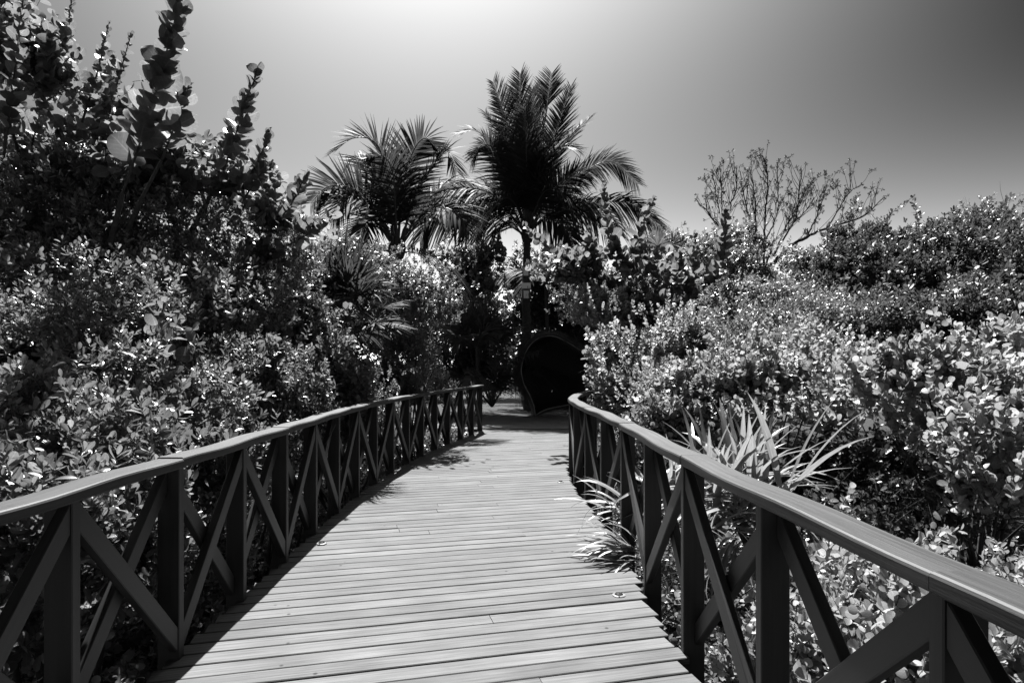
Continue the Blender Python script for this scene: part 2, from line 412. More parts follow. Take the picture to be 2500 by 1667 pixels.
def railing(name, label, line, step, side, zbot, start_phase):
    """side: +1 when the outside of the walkway is to the right of the walking direction"""
    P = resample(line, step=step)
    T = nrm(np.gradient(P, axis=0)); Nn = side * np.stack([T[:, 1], -T[:, 0]], 1)   # outward
    root = tag(empty(name, (P[len(P) // 2][0], P[len(P) // 2][1], 0)), label, "railing")
    pm = box_mesh("post", PDX, PTH, RB - zbot)
    pm.materials.append(M['post'])
    C = P + Nn * (PDX / 2 + 0.004)
    for p, t in zip(C, T):
        o = bpy.data.objects.new("post", pm); link(o)
        o.location = (p[0], p[1], zbot); o.rotation_euler = (0, 0, math.atan2(-t[0], t[1])); under(o, root)
    # two crossing layers of braces between the posts, side by side within the posts' depth
    for i in range(len(C) - 1):
        for layer in (0, 1):
            up = (i + start_phase + layer) % 2 == 0
            off = (0.029 if layer == 0 else 0.084) + 0.004
            a = P[i] + Nn[i] * off; b = P[i + 1] + Nn[i + 1] * off
            dirv = nrm(b - a); a = a + dirv * PTH * 0.5; b = b - dirv * PTH * 0.5
            za, zb = (0.105, RB - 0.06) if up else (RB - 0.06, 0.105)
            A = Vector((a[0], a[1], za)); B = Vector((b[0], b[1], zb))
            run = math.hypot(*(b - a)); w = 0.088; th = 0.046
            # ends cut plumb against the posts: a sheared bar
            hv = w * (B - A).length / run / 2
            n3 = Vector((-dirv[1], dirv[0], 0)) * th / 2
            V = []
            for Q in (A, B):
                for sgn in (-1, 1):
                    for zz in (-hv, hv):
                        V.append(tuple(Q + n3 * sgn + Vector((0, 0, zz))))
            # keep the bar under the handrail and above the deck: clip its corners flat
            V = [(x, y, min(max(z, 0.0 if zbot > -0.1 else -0.01), RB - 0.002)) for x, y, z in V]
            Fc = [[0, 2, 3, 1], [4, 5, 7, 6], [0, 1, 5, 4], [2, 6, 7, 3], [1, 3, 7, 5], [0, 4, 6, 2]]
            me = mesh_np("brace", [Vector(v) - A for v in V], faces=Fc)
            # orient local X along the bar so that the grain follows it
            q = (B - A).to_track_quat('X', 'Z'); R = q.to_matrix().to_4x4()
            me.transform(R.inverted())
            me.materials.append(M['rail'])
            o = bpy.data.objects.new("brace", me); link(o)
            bv = o.modifiers.new("bevel", 'BEVEL'); bv.width = 0.004; bv.segments = 1
            o.location = A; o.rotation_euler = R.to_euler(); under(o, root)
    # handrail pieces, two bays each, butted with a hairline joint
    k = 0
    while k < len(P) - 1:
        k1 = min(k + 2, len(P) - 1)
        if len(P) - 1 - k1 == 1: k1 = len(P) - 1
        line2 = C[k:k1 + 1].copy()
        if k == 0: line2[0] -= T[0] * 0.08
        if k1 == len(P) - 1: line2[-1] += T[-1] * 0.10
        cm = resample(catmull(line2, 8), n=6 * (k1 - k) + 1)
        tt = nrm(np.gradient(cm, axis=0)); nn = side * np.stack([tt[:, 1], -tt[:, 0]], 1)
        cm[0] += tt[0] * 0.002; cm[-1] -= tt[-1] * 0.002
        w2, c1 = 0.072, 0.011
        prof = [(-w2, RB + 0.008), (-w2, RT - c1), (-w2 + 0.4 * c1, RT - 0.35 * c1), (-w2 + c1, RT), (w2 - c1, RT), (w2 - 0.4 * c1, RT - 0.35 * c1),
                (w2, RT - c1), (w2, RB + 0.008), (w2 - 0.008, RB), (-w2 + 0.008, RB)]
        V = []; UVs = []; m = len(prof); run = 0
        per = np.cumsum([0] + [math.dist(prof[j], prof[(j + 1) % m]) for j in range(m)])
        ph = random.uniform(0, 6)
        for i, (p, n) in enumerate(zip(cm, nn)):
            sag = 0.004 * math.sin(ph + i * 0.9); sw = 0.004 * math.sin(ph * 1.7 + i * 0.7)
            for (ox, z) in prof:
                V.append((p[0] + n[0] * (ox + sw), p[1] + n[1] * (ox + sw), z + sag * (1 if z > RB + 0.02 else 0.2)))
        Fc = [list(range(m)), list(range((len(cm) - 1) * m, len(cm) * m))[::-1]]
        for i in range(len(cm) - 1):
            for j in range(m):
                a, b = i * m + j, i * m + (j + 1) % m
                Fc.append([a, b, b + m, a + m])
        if side > 0: Fc = [f[::-1] for f in Fc]
        me = mesh_np("handrail", V, faces=Fc, smooth=False)
        uv = me.uv_layers.new(name="grain")
        arc = np.concatenate([[0], np.cumsum(np.linalg.norm(np.diff(cm, axis=0), axis=1))])
        for pl in me.polygons:
            js = [me.loops[li].vertex_index % m for li in pl.loop_indices]
            wrap = (0 in js) and (m - 1 in js)
            for li in pl.loop_indices:
                vi = me.loops[li].vertex_index; j = vi % m
                v = per[j] if not (wrap and j == 0) else per[m]
                uv.data[li].uv = (arc[vi // m], v)
        o = obj("handrail", me, M['handrail'], None); under(o, root)
        k = k1
    return root
L_ = LEFT[LEFT[:, 1] > 0.05]
R_ = RIGHT[RIGHT[:, 1] > -0.35]
# start the left run so that posts fall where the photo shows them
railing("railing", "dark wooden railing with crossed braces along the left edge of the boardwalk", np.vstack([[left_x(0.10), 0.10], LEFT[LEFT[:, 1] > 0.15]]), 0.797, -1, -0.24, 0)
railing("railing", "dark wooden railing with crossed braces and curled far end along the right edge", np.vstack([[right_x(-0.37), -0.37], RIGHT[RIGHT[:, 1] > -0.3]]), 0.91, 1, -0.24, 1)

# ------------------------------------------------------------------ deck lights
def deck_light(x, y, label):
    root = tag(empty("deck_light", (x, y, 0.001)), label, "deck light", "round lights set into the planks")
    def disc(name, rings, mat, z=0.0):
        n = 20; V = []
        for r, zz in rings: V += [(r * math.cos(a), r * math.sin(a), zz) for a in np.linspace(0, 2 * math.pi, n, endpoint=False)]
        Fc = [[i * n + j, i * n + (j + 1) % n, (i + 1) * n + (j + 1) % n, (i + 1) * n + j] for i in range(len(rings) - 1) for j in range(n)]
        Fc.append([(len(rings) - 1) * n + j for j in range(n)])
        o = bpy.data.objects.new(name, mesh_np(name, V, faces=Fc, smooth=False)); o.data.materials.append(mat); link(o); o.parent = root
        return o
    disc("flange", [(0.045, 0.0), (0.044, 0.006), (0.036, 0.010), (0.030, 0.010), (0.027, 0.006)], M['metal'])
    disc("lens", [(0.029, 0.007), (0.024, 0.016), (0.012, 0.019)], M['lens'])
    for k in range(3):
        a = k * 2.1 + 0.4
        o = disc("screw", [(0.005, 0.008), (0.004, 0.0125)], M['metal']); o.location = (0.037 * math.cos(a), 0.037 * math.sin(a), 0)
deck_light(-1.637, 5.38, "round deck light beside the left railing in the nearer half of the deck")
deck_light(0.714, 4.18, "round deck light near the right edge below the spiky strap-leaf plant")
deck_light(0.636, 8.17, "small far deck light near the corner post of the right railing")
deck_light(-1.47, 9.35, "small far deck light at the foot of the left railing")

# ------------------------------------------------------------------ leaves
def leaf_template(rows, w, fold=0.25, bend=0.15, cup=0.0):
    V = []; T = []; Q = []; prev = None
    for i, (t, wd) in enumerate(rows):
        z = -bend * t * t
        if wd <= 0:
            cur = [len(V)]; V.append((0, t, z))
        else:
            x = w * wd / 2
            cur = [len(V), len(V) + 1, len(V) + 2]
            V += [(-x, t, z + fold * x), (0, t, z), (x, t, z + fold * x)]
        if prev is not None:
            if len(prev) == 1 and len(cur) == 3: T += [(prev[0], cur[1], cur[0]), (prev[0], cur[2], cur[1])]
            elif len(prev) == 3 and len(cur) == 1: T += [(prev[0], prev[1], cur[0]), (prev[1], prev[2], cur[0])]
            else: Q += [(prev[0], prev[1], cur[1], cur[0]), (prev[1], prev[2], cur[2], cur[1])]
        prev = cur
    V = np.array(V, float)
    T = list(T)
    for a, b, c, d in Q: T += [(a, b, c), (a, c, d)]
    return V, np.array(T)

def round_template(w=1.0, n=14, fold=0.18, bend=0.12, wav=0.03):
    V = [(0, 0.5, 0.0), (0, 0.2, 0), (0, 0.82, 0)]
    ang = np.linspace(-math.pi / 2, 1.5 * math.pi, n, endpoint=False)
    for k, a in enumerate(ang):
        x = 0.5 * w * math.cos(a); y = 0.5 + 0.5 * math.sin(a)
        if k == 0: y += 0.06
        V.append((x, y, fold * abs(x) - bend * (y - 0.4) ** 2 + wav * math.sin(3 * a + 1)))
    T = []
    for k in range(n):
        a, b = 3 + k, 3 + (k + 1) % n
        ym = (V[a][1] + V[b][1]) / 2
        c = 1 if ym < 0.3 else (2 if ym > 0.72 else 0)
        T.append((c, a, b))
    # fill between the three midrib points
    def edge_pts(panel):
        idx = [3 + k for k in range(n) if panel * V[3 + k][0] > 0.02]
        return sorted(idx, key=lambda i: V[i][1])
    for sg in (1, -1):
        e = edge_pts(sg)
        for lo, hi, thr in ((1, 0, 0.3), (0, 2, 0.72)):
            # the border vertex where the fan changes centre
            best = None
            for i, j in zip(e[:-1], e[1:]):
                ym = (V[i][1] + V[j][1]) / 2
                if ym >= thr: best = i; break
            if best is not None: T.append((lo, best, hi) if sg > 0 else (hi, best, lo))
    return np.array(V, float), np.array(T)

TPL = {
    'oval': leaf_template([(0, 0), (0.18, 0.5), (0.45, 0.9), (0.72, 1.0), (0.92, 0.6), (1, 0)], 0.42, 0.35, 0.18),
    'oval2': leaf_template([(0, 0), (0.2, 0.55), (0.5, 0.95), (0.78, 0.95), (0.95, 0.5), (1, 0)], 0.46, -0.2, -0.15),
    'round': leaf_template([(0, 0), (0.12, 0.6), (0.38, 0.97), (0.66, 1.0), (0.9, 0.66), (1, 0)], 0.88, 0.22, 0.12),
    'round2': leaf_template([(0, 0), (0.12, 0.55), (0.38, 0.95), (0.66, 1.0), (0.9, 0.7), (1, 0)], 0.8, 0.45, -0.12),
    'tiny': leaf_template([(0, 0), (0.45, 1.0), (0.8, 0.8), (1, 0)], 0.5, 0.3, 0.15),
    'tinyround': leaf_template([(0, 0), (0.3, 0.95), (0.75, 0.95), (1, 0)], 0.8, 0.3, 0.1),
    'grape': round_template(1.05, 14, 0.22, 0.25, 0.025),
    'grape2': round_template(0.95, 14, 0.45, -0.2, 0.035),
}

def scatter_mesh(name, groups, mat, smooth=True):
    """groups: list of (template name, positions n3, frames n33 columns X Y Z, scales n, tones n)"""
    Vs, Ts, tone, lco, n0 = [], [], [], [], 0
    for tn, P, R, S, tn_ in groups:
        if len(P) == 0: continue
        v, t = TPL[tn]; n = len(P)
        VV = np.einsum('nij,mj->nmi', R, v) * S[:, None, None] + P[:, None]
        Vs.append(VV.reshape(-1, 3)); Ts.append((t[None] + (np.arange(n) * len(v))[:, None, None]).reshape(-1, 3) + n0)
        tone.append(np.repeat(tn_, len(v))); lco.append(np.tile(v, (n, 1))); n0 += n * len(v)
    if not Vs: return None
    return mesh_np(name, np.concatenate(Vs), tris=np.concatenate(Ts), smooth=smooth,
                   attrs={'tone': ('FLOAT', np.concatenate(tone)), 'lco': ('FLOAT_VECTOR', np.concatenate(lco))})

_NP = [(RNG.normal(size=(6, 3)), RNG.uniform(0, 6.28, 6)) for _ in range(4)]
def pnoise(P, scale, k=0):
    A, ph = _NP[k % 4]
    return np.sin(P @ (A.T * scale) + ph).mean(1) * 1.7

HOLLOWS = [(at(2100, 1130, 5.4), (0.62, 1.1, 0.42)), (at(1990, 1190, 4.7), (0.4, 0.8, 0.3)), (at(620, 1010, 5.4), (0.25, 0.5, 0.35)), (at(870, 800, 8.6), (0.35, 0.7, 0.5)), (at(1560, 800, 9.6), (0.4, 0.5, 0.25))]
def in_hollow(P):
    r = np.zeros(len(P), bool)
    for c, q in HOLLOWS: r |= (((P - np.array(c)) / np.array(q)) ** 2).sum(1) < 1 + 0.5 * pnoise(P, 3.0, 1)
    return r
FOLIAGE = []       # every leafy thing, finished at the end when the nearest leaves become parts

class Leafy:
    def __init__(self, name, label, cat, base, mat, bark='bark', group=None, parts=0):
        self.root = tag(empty(name, base), label, cat, group)
        self.base = np.array(base, float); self.mat = M[mat]; self.bark = M[bark]; self.parts = parts
        self.tubes = Tubes(); self.limbs = []; self.leaves = []     # (template, P, R, S, tone)
        self.clear = True
        FOLIAGE.append(self)
    def limb(self, P, r0, r1, sides=6, wob=0.0, name="branch"):
        t = Tubes(); t.add(P, r0, r1, sides, wob); self.limbs.append((name, t))
    def put(self, tpl, P, Y, Z, S, tone):
        Y = nrm(Y); X = nrm(np.cross(Y, Z)); Z = np.cross(X, Y)
        R = np.stack([X, Y, Z], -1)
        names = tpl if isinstance(tpl, (list, tuple)) else [tpl]
        pick = RNG.integers(0, len(names), len(P))
        if self.clear: ok = ~on_walkway(P + Y * S[:, None] * 0.5) & ~in_hollow(P)
        else: ok = np.ones(len(P), bool)
        for i, t in enumerate(names):
            k = (pick == i) & ok
            if k.any(): self.leaves.append((t, P[k], R[k], S[k], tone[k]))
    def clusters(self, Cn, Tn, tpl, L, m, twig, spread=(25, 80), dist=False, tone0=None, jit=0.5):
        """rosettes / leafy twigs: cluster tips Cn with twig directions Tn"""
        n = len(Cn)
        if n == 0: return
        Tn = nrm(Tn); ref = np.where(np.abs(Tn[:, 2:3]) < 0.9, [[0, 0, 1.0]], [[1.0, 0, 0]])
        E1 = nrm(np.cross(Tn, ref)); E2 = np.cross(Tn, E1)
        j = np.arange(m)[None]
        s = (j + RNG.uniform(-0.4, 0.4, (n, m))) / max(m - 1, 1)              # 0 tip .. 1 base
        phi = (j * (math.pi if dist else 2.39996)) + RNG.uniform(0, 6.28, (n, 1)) + RNG.normal(0, 0.35, (n, m))
        a = np.radians(spread[0] + (spread[1] - spread[0]) * np.clip(s, 0, 1) + RNG.normal(0, 10, (n, m)))
        rad = np.cos(phi)[..., None] * E1[:, None] + np.sin(phi)[..., None] * E2[:, None]
        T3 = Tn[:, None]
        Y = np.cos(a)[..., None] * T3 + np.sin(a)[..., None] * rad
        Z = np.sin(a)[..., None] * T3 - np.cos(a)[..., None] * rad + RNG.normal(0, jit, (n, m, 3))
        P = Cn[:, None] - T3 * (s * twig)[..., None]
        S = L * RNG.uniform(0.65, 1.15, (n, m)) * (0.75 + 0.35 * np.sin(np.clip(s, 0, 1) * 2.6))
        t0 = RNG.uniform(0.3, 0.7, (n, 1)) if tone0 is None else tone0[:, None]
        tone = np.clip(t0 + RNG.normal(0, 0.16, (n, m)), 0, 1)
        self.put(tpl, P.reshape(-1, 3), Y.reshape(-1, 3), Z.reshape(-1, 3), S.ravel(), tone.ravel())
        ok = ~on_walkway(Cn) if self.clear else np.ones(n, bool)
        self.tubes.add_many((Cn - Tn * (twig + L * 0.6))[ok], Cn[ok], max(0.0018, L * 0.03), 0.001)
    def blob(self, c, r, n, tpl, L, m, twig, out=0.7, up=0.6, shell=0.36, gap=0.0, gscale=2.2, k=0, zmin=-0.75, **kw):
        """n clusters through the outer part of a lumpy ellipsoid"""
        c = np.array(c, float); r = np.array(r, float)
        D = nrm(RNG.normal(size=(int(n * 2.2), 3)))
        keep = (D[:, 2] > -0.3) & (RNG.uniform(size=len(D)) < np.where(D[:, 1] > 0.25, 0.55, 1.0))
        D = D[keep][:n]
        lump = 1 + 0.24 * pnoise(D, 2.6, k) + 0.16 * pnoise(D, 6.0, k + 1) + 0.10 * pnoise(D, 13.0, k + 2)
        rr = lump * (1 - np.abs(RNG.normal(0, shell, len(D))))
        sprig = RNG.uniform(size=len(D)) < 0.10
        rr = np.where(sprig, lump * RNG.uniform(1.0, 1.3, len(D)), rr)
        P = c + D * r * np.clip(rr, 0.05, 1.5)[:, None]
        if gap > -1:
            keep = (pnoise(P, gscale * 0.6, k + 2) > gap - 0.75) & (pnoise(P, gscale * 3.3, k + 3) > -0.3) & (P[:, 2] > zmin)
            P, D = P[keep], D[keep]
        T = out * D + up * np.array([0, 0, 1.0]) + RNG.normal(0, 0.35, D.shape)
        self.clusters(P, T, tpl, L, m, twig, **kw)
        return P
    def stems(self, targets, r0, r1, base=None, bend=0.25, sides=6):
        b0 = self.base if base is None else np.array(base, float)
        for t in targets:
            t = np.array(t, float); b = b0 + np.append(RNG.normal(0, 0.07, 2), 0)
            mid = b * 0.45 + t * 0.55; mid[2] = b[2] + (t[2] - b[2]) * 0.6; mid += RNG.normal(0, bend * 0.4, 3) * np.array([1, 1, .4])
            self.limb(catmull([b, b * 0.6 + mid * 0.4 + RNG.normal(0, .05, 3), mid, t], 4), r0, r1, sides, 0.05, "stem")
    def project_leaves(self):
        for gi, (t, P, R, S, tone) in enumerate(self.leaves):
            yield gi, P + R[:, :, 1] * S[:, None] * 0.5, S
    def finish(self, chosen):
        for nm, t in self.limbs: t.build(nm, self.bark, self.root)
        tw = self.tubes.build("twigs", self.bark, self.root)
        if tw is not None: tw["kind"] = "stuff"
        rest = []; k = 0
        for gi, (t, P, R, S, tone) in enumerate(self.leaves):
            sel = np.zeros(len(P), bool)
            ids = chosen.get(gi)
            if ids is not None: sel[ids] = True
            for i in np.nonzero(sel)[0]:
                o = bpy.data.objects.new("leaf", shared_leaf(t, self.mat, tone[i]))
                Mx = Matrix([[R[i][a][b] * S[i] for b in range(3)] + [P[i][a] - self.base[a]] for a in range(3)] + [[0, 0, 0, 1]])
                o.parent = self.root; o.matrix_local = Mx; COL.objects.link(o)
            rest.append((t, P[~sel], R[~sel], S[~sel], tone[~sel]))
        me = scatter_mesh("foliage", rest, self.mat)
        if me is not None:
            o = obj("foliage", me, self.mat, self.root); o["kind"] = "stuff"

_SL = {}
def shared_leaf(t, mat, tone):
    q = round(min(max(float(tone), 0.05), 0.95) * 5) / 5
    key = (t, mat.name, q)
    if key not in _SL:
        v, tr = TPL[t]
        me = mesh_np("leaf", v, tris=tr, smooth=True, attrs={'tone': ('FLOAT', np.full(len(v), q)), 'lco': ('FLOAT_VECTOR', v)})
        me.materials.append(mat); _SL[key] = me
    return _SL[key]

def pxblob(x, y, d, rx, ry, rd):
    c = at(x, y, d); return (tuple(c), (rx / F * d, rd, ry / F * d))

def gbase(x, d):
    X = (x - CX) / F * d
    return (X, d, float(ground_z(np.array(X), np.array(float(d)))))

def shrub(name, label, cat, x, d, mat, tpl, L, m, twig, blobs, parts=0, bark='bark', nst=6, gap=0.15, gscale=2.2, dens=1.0, **kw):
    s_ = Leafy(name, label, cat, gbase(x, d), mat, bark, parts=parts)
    allP = []
    more = []
    for b0, b1 in zip(blobs[:-1], blobs[1:]):            # close the saddles between neighbouring lumps
        more.append(tuple((p + q) / 2 + (RNG.uniform(-0.25, 0.25) * (b0[3] if j == 0 else b0[4]) if j < 2 else 0) for j, (p, q) in enumerate(zip(b0[:6], b1[:6]))) )
    more = [m_[:3] + (m_[3] * 0.75, m_[4] * 0.75, m_[5]) + (0.8,) for m_ in more]
    for k, b in enumerate(list(blobs) + more):
        c, r = pxblob(*b[:6])
        area = (b[3] / F * b[2]) * (b[4] / F * b[2]) * 3.14
        n = int(dens * (b[6] if len(b) > 6 else 1.0) * area / (L * L * 0.42) / m * 6.0)
        Lk = L * RNG.uniform(0.8, 1.3)
        P = s_.blob(c, r, max(n, 12), tpl, Lk, m, twig, gap=gap, gscale=gscale, k=k, **kw)
        allP.append(P)
    allP = np.concatenate(allP)
    if len(allP):
        ns_ = min(len(allP), 34)
        for p in allP[RNG.choice(len(allP), ns_, replace=False)]:
            ln_ = RNG.uniform(3.0, 8.5) * L; dv = nrm(np.array([RNG.normal(0, 0.55), RNG.normal(-0.25, 0.4), RNG.uniform(0.3, 1.2)]))
            q = [p - dv * ln_ * 0.5, p + dv * ln_ * 0.4, p + dv * ln_ + np.array([RNG.normal(0, .12), RNG.normal(0, .12), -0.12]) * ln_]
            C = catmull(q, 4)
            if on_walkway(C).any(): continue
            s_.tubes.add(C, max(0.0035, L * 0.06), 0.0015, 4)
            if RNG.uniform() < 0.72:
                st = C[3:]; s_.clusters(st, np.tile(dv, (len(st), 1)) + RNG.normal(0, 0.2, (len(st), 3)), tpl, L * RNG.uniform(0.8, 1.15), 4, L * 1.1, spread=(30, 75), dist=True)
        sub = allP[RNG.uniform(size=len(allP)) < 0.16] + RNG.normal(0, L * 0.8, (1, 3))
        s_.clusters(sub, np.tile([[0, -0.2, 1.0]], (len(sub), 1)) + RNG.normal(0, 0.6, (len(sub), 3)), ['tiny', 'oval'], L * 0.6, 12, L * 2.0)
        idx = RNG.choice(len(allP), min(nst, len(allP)), replace=False)
        s_.stems(allP[idx], 0.022, 0.006)
    return s_

OV = ['oval', 'oval2']; RD = ['round', 'round2']; GR = ['grape', 'grape2']
# --- left side
shrub("rosette_shrub", "glossy rosette-leaved shrub crowding the near end of the left railing", "shrub", 120, 3.5, 'rosette', OV, 0.062, 11, 0.10,
      [(40, 980, 3.9, 190, 140, 0.5), (60, 1120, 3.5, 200, 130, 0.4), (300, 1060, 3.9, 190, 110, 0.5), (100, 1300, 3.0, 280, 200, 0.3, 0.8), (330, 1330, 3.7, 240, 240, 0.3, 0.8), (20, 1550, 2.7, 260, 160, 0.3, 0.6)],
      parts=300, nst=12, gap=-0.2, dens=1.0)
shrub("rosette_shrub", "tall shrub with starry leaf tufts in front of the big round-leaved tree", "shrub", 520, 6.0, 'rosette', OV, 0.06, 10, 0.12,
      [(560, 610, 7.8, 200, 130, 0.9), (430, 760, 6.2, 170, 130, 0.8), (640, 770, 7.0, 160, 130, 0.8), (700, 640, 8.2, 110, 110, 0.8), (560, 900, 5.9, 200, 110, 0.7), (480, 990, 5.0, 180, 100, 0.6), (640, 960, 6.2, 150, 100, 0.5)],
      parts=300, nst=10, gap=0.25, gscale=3.0)
shrub("leafy_shrub", "shaded broad-leaved shrub at the left picture edge below the round-leaved tree", "shrub", 120, 5.2, 'rosette', OV, 0.056, 9, 0.12,
      [(110, 640, 6.4, 230, 130, 0.9), (240, 790, 5.2, 230, 120, 0.8), (40, 820, 4.8, 180, 130, 0.7), (300, 600, 7.0, 190, 130, 0.9), (330, 920, 4.5, 200, 110, 0.6), (150, 480, 7.4, 200, 120, 0.9), (400, 480, 8.0, 180, 110, 0.8), (-280, 700, 6.2, 260, 170, 0.9), (-330, 950, 4.6, 260, 170, 0.8), (-420, 1200, 3.6, 260, 170, 0.6)],
      parts=300, nst=10, gap=0.45, gscale=2.6)
shrub("leafy_shrub", "low dark shrub behind the middle bays of the left railing", "shrub", 640, 5.6, 'rosette', OV, 0.06, 9, 0.10,
      [(520, 1180, 4.9, 170, 170, 0.25), (650, 1100, 5.8, 160, 150, 0.3), (760, 1040, 6.8, 140, 130, 0.35), (700, 950, 6.8, 160, 90, 0.4), (560, 1350, 4.6, 150, 120, 0.2)],
      parts=160, nst=8, gap=0.45, gscale=4.0)
shrub("leafy_shrub", "bright-topped shrub spilling over the far half of the left railing", "shrub", 830, 8.0, 'small', ['oval', 'tinyround'], 0.06, 9, 0.10,
      [(760, 830, 7.8, 130, 120, 0.6), (850, 900, 8.6, 130, 110, 0.4), (830, 1050, 8.2, 140, 130, 0.3), (930, 1020, 9.6, 110, 90, 0.3), (790, 730, 9.0, 110, 90, 0.6)],
      parts=120, nst=8, gap=0.4, gscale=4.0)
shrub("clipped_shrub", "dense dome-shaped small-leaved shrub below the left coconut palm", "shrub", 1000, 11.8, 'small', ['tiny', 'tinyround'], 0.048, 9, 0.09,
      [(1000, 760, 11.8, 120, 130, 1.0), (1010, 880, 11.5, 115, 110, 0.9), (960, 690, 12.0, 90, 80, 0.8), (1060, 960, 12.6, 80, 80, 0.5), (950, 960, 11.0, 100, 90, 0.5)],
      nst=10, gap=0.2, gscale=3.5, dens=0.8)
shrub("leafy_shrub", "small-leaved shrub on the skyline left of the fan palm", "shrub", 800, 10.5, 'small', ['tiny', 'tinyround'], 0.055, 9, 0.1,
      [(810, 660, 10.5, 120, 70, 0.8), (760, 740, 10.0, 90, 90, 0.7), (880, 640, 11.5, 80, 50, 0.6)], nst=8, gap=0.3, gscale=3.0)

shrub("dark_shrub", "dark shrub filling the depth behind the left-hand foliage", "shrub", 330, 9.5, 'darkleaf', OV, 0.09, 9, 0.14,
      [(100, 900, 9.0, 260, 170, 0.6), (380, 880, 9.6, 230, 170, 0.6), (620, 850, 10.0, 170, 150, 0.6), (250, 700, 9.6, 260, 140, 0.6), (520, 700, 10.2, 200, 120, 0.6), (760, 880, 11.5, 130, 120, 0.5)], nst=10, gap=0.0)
# --- sea grape tree on the left
sg = Leafy("sea_grape_tree", "tall tree with big round leaves and leafy spires at upper left", "tree", gbase(200, 6.8), 'seagrape', parts=300)
def shoot(lf, pts, L, r=0.012, per=0.034, bare=0.15):
    L = L * 1.4
    P = resample(catmull([at(*p) for p in pts], 8), step=per)
    lf.limb(P, r, r * 0.4, 6)
    n = len(P); k0 = int(n * bare); P2 = P[k0:]; T = nrm(np.gradient(P, axis=0))[k0:]; m = len(P2)
    ref = np.array([[1.0, 0.2, 0]]); E1 = nrm(np.cross(T, ref)); E2 = np.cross(T, E1)
    phi = np.arange(m) * 2.4 + RNG.normal(0, 0.3, m)
    rad = np.cos(phi)[:, None] * E1 + np.sin(phi)[:, None] * E2
    fr = np.linspace(0, 1, m); a = np.radians(58 - 36 * fr ** 2 + RNG.normal(0, 13, m))[:, None]
    Y = np.cos(a) * T + np.sin(a) * rad; Z = np.sin(a) * T - np.cos(a) * rad + RNG.normal(0, 0.55, (m, 3))
    S = L * (1 - 0.5 * fr ** 3) * RNG.uniform(0.75, 1.1, m)
    lf.put(GR, P2, Y, Z, S, RNG.uniform(0.1, 0.8, m))
for pts, L in [
    ([(300, 470, 6.0), (345, 340, 5.9), (385, 200, 5.8), (425, 60, 5.7), (445, -60, 5.6)], 0.185),
    ([(540, 430, 7.4), (575, 330, 7.4), (600, 250, 7.4), (628, 172, 7.4)], 0.165),
    ([(395, 390, 6.2), (425, 310, 6.2), (455, 215, 6.2)], 0.17),
    ([(610, 430, 7.6), (640, 370, 7.6), (655, 325, 7.6)], 0.12),
    ([(60, 420, 7.0), (110, 240, 7.0), (165, 80, 7.0), (175, -10, 7.0)], 0.095),
    ([(250, 330, 7.2), (290, 190, 7.2), (320, 85, 7.2)], 0.085),
    ([(10, 380, 6.2), (30, 220, 6.2), (50, 60, 6.2), (60, -40, 6.2)], 0.1),
    ([(200, 300, 6.8), (240, 170, 6.8), (265, 60, 6.8)], 0.085),
    ([(660, 560, 7.4), (710, 500, 7.3), (745, 430, 7.2)], 0.14),
    ([(700, 600, 7.4), (755, 570, 7.4), (790, 545, 7.4)], 0.13),
    ([(350, 740, 4.3), (392, 780, 4.3), (400, 740, 4.3)], 0.075),
    ([(600, 480, 7.5), (625, 440, 7.5), (655, 405, 7.5)], 0.14)]:
    shoot(sg, pts, L)
for b, n, L in [((70, 150, 7.0, 110, 160, 0.8), 100, 0.14), ((200, 230, 7.2, 120, 150, 0.8), 110, 0.13), ((120, 350, 7.6, 170, 110, 0.8), 80, 0.17), ((60, 430, 7.4, 130, 90, 0.6), 40, 0.18),
                ((330, 330, 7.2, 110, 110, 0.8), 80, 0.14), ((420, 420, 7.0, 150, 100, 0.8), 90, 0.15), ((250, 440, 7.2, 190, 80, 0.7), 60, 0.17), ((560, 470, 7.6, 130, 90, 0.8), 90, 0.13),
                ((500, 390, 7.8, 110, 70, 0.7), 70, 0.12), ((690, 540, 7.5, 100, 60, 0.5), 55, 0.13), ((640, 640, 7.4, 60, 60, 0.4), 24, 0.14), ((30, 30, 7.6, 100, 80, 0.7), 50, 0.13), ((180, 560, 6.6, 170, 70, 0.5), 16, 0.16),
                ((470, 830, 5.0, 200, 110, 0.3), 10, 0.14), ((660, 880, 5.9, 100, 80, 0.3), 8, 0.14)]:
    c, r = pxblob(*b)
    sg.blob(c, r, int(n * (1.15 if b[1] < 360 else 1.2)), GR, L * 0.95, 5, 0.22, gap=0.5, gscale=2.8, jit=0.6)
for pts, r0, r1 in [([(200, 1150, 6.8), (215, 900, 6.7), (260, 640, 6.3), (300, 470, 6.0)], 0.07, 0.02), ([(230, 1050, 6.8), (380, 720, 7.0), (480, 540, 7.3), (540, 430, 7.4)], 0.05, 0.015),
                    ([(200, 1000, 6.8), (120, 650, 6.8), (60, 420, 7.0)], 0.05, 0.015), ([(250, 700, 6.5), (330, 520, 6.4), (395, 390, 6.2)], 0.03, 0.012),
                    ([(400, 700, 7.0), (560, 640, 7.3), (700, 600, 7.4)], 0.03, 0.012), ([(215, 900, 6.7), (330, 560, 7.2), (250, 330, 7.2)], 0.03, 0.012), ([(60, 420, 7.0), (20, 300, 6.4), (10, 380, 6.2)], .02, .01),
                    ([(520, 470, 7.4), (580, 450, 7.5), (620, 420, 7.6)], .02, .01)]:
    sg.limb(catmull([at(*p) for p in pts], 6), r0, r1, 8, 0.04, 'trunk' if r0 > 0.06 else 'branch')

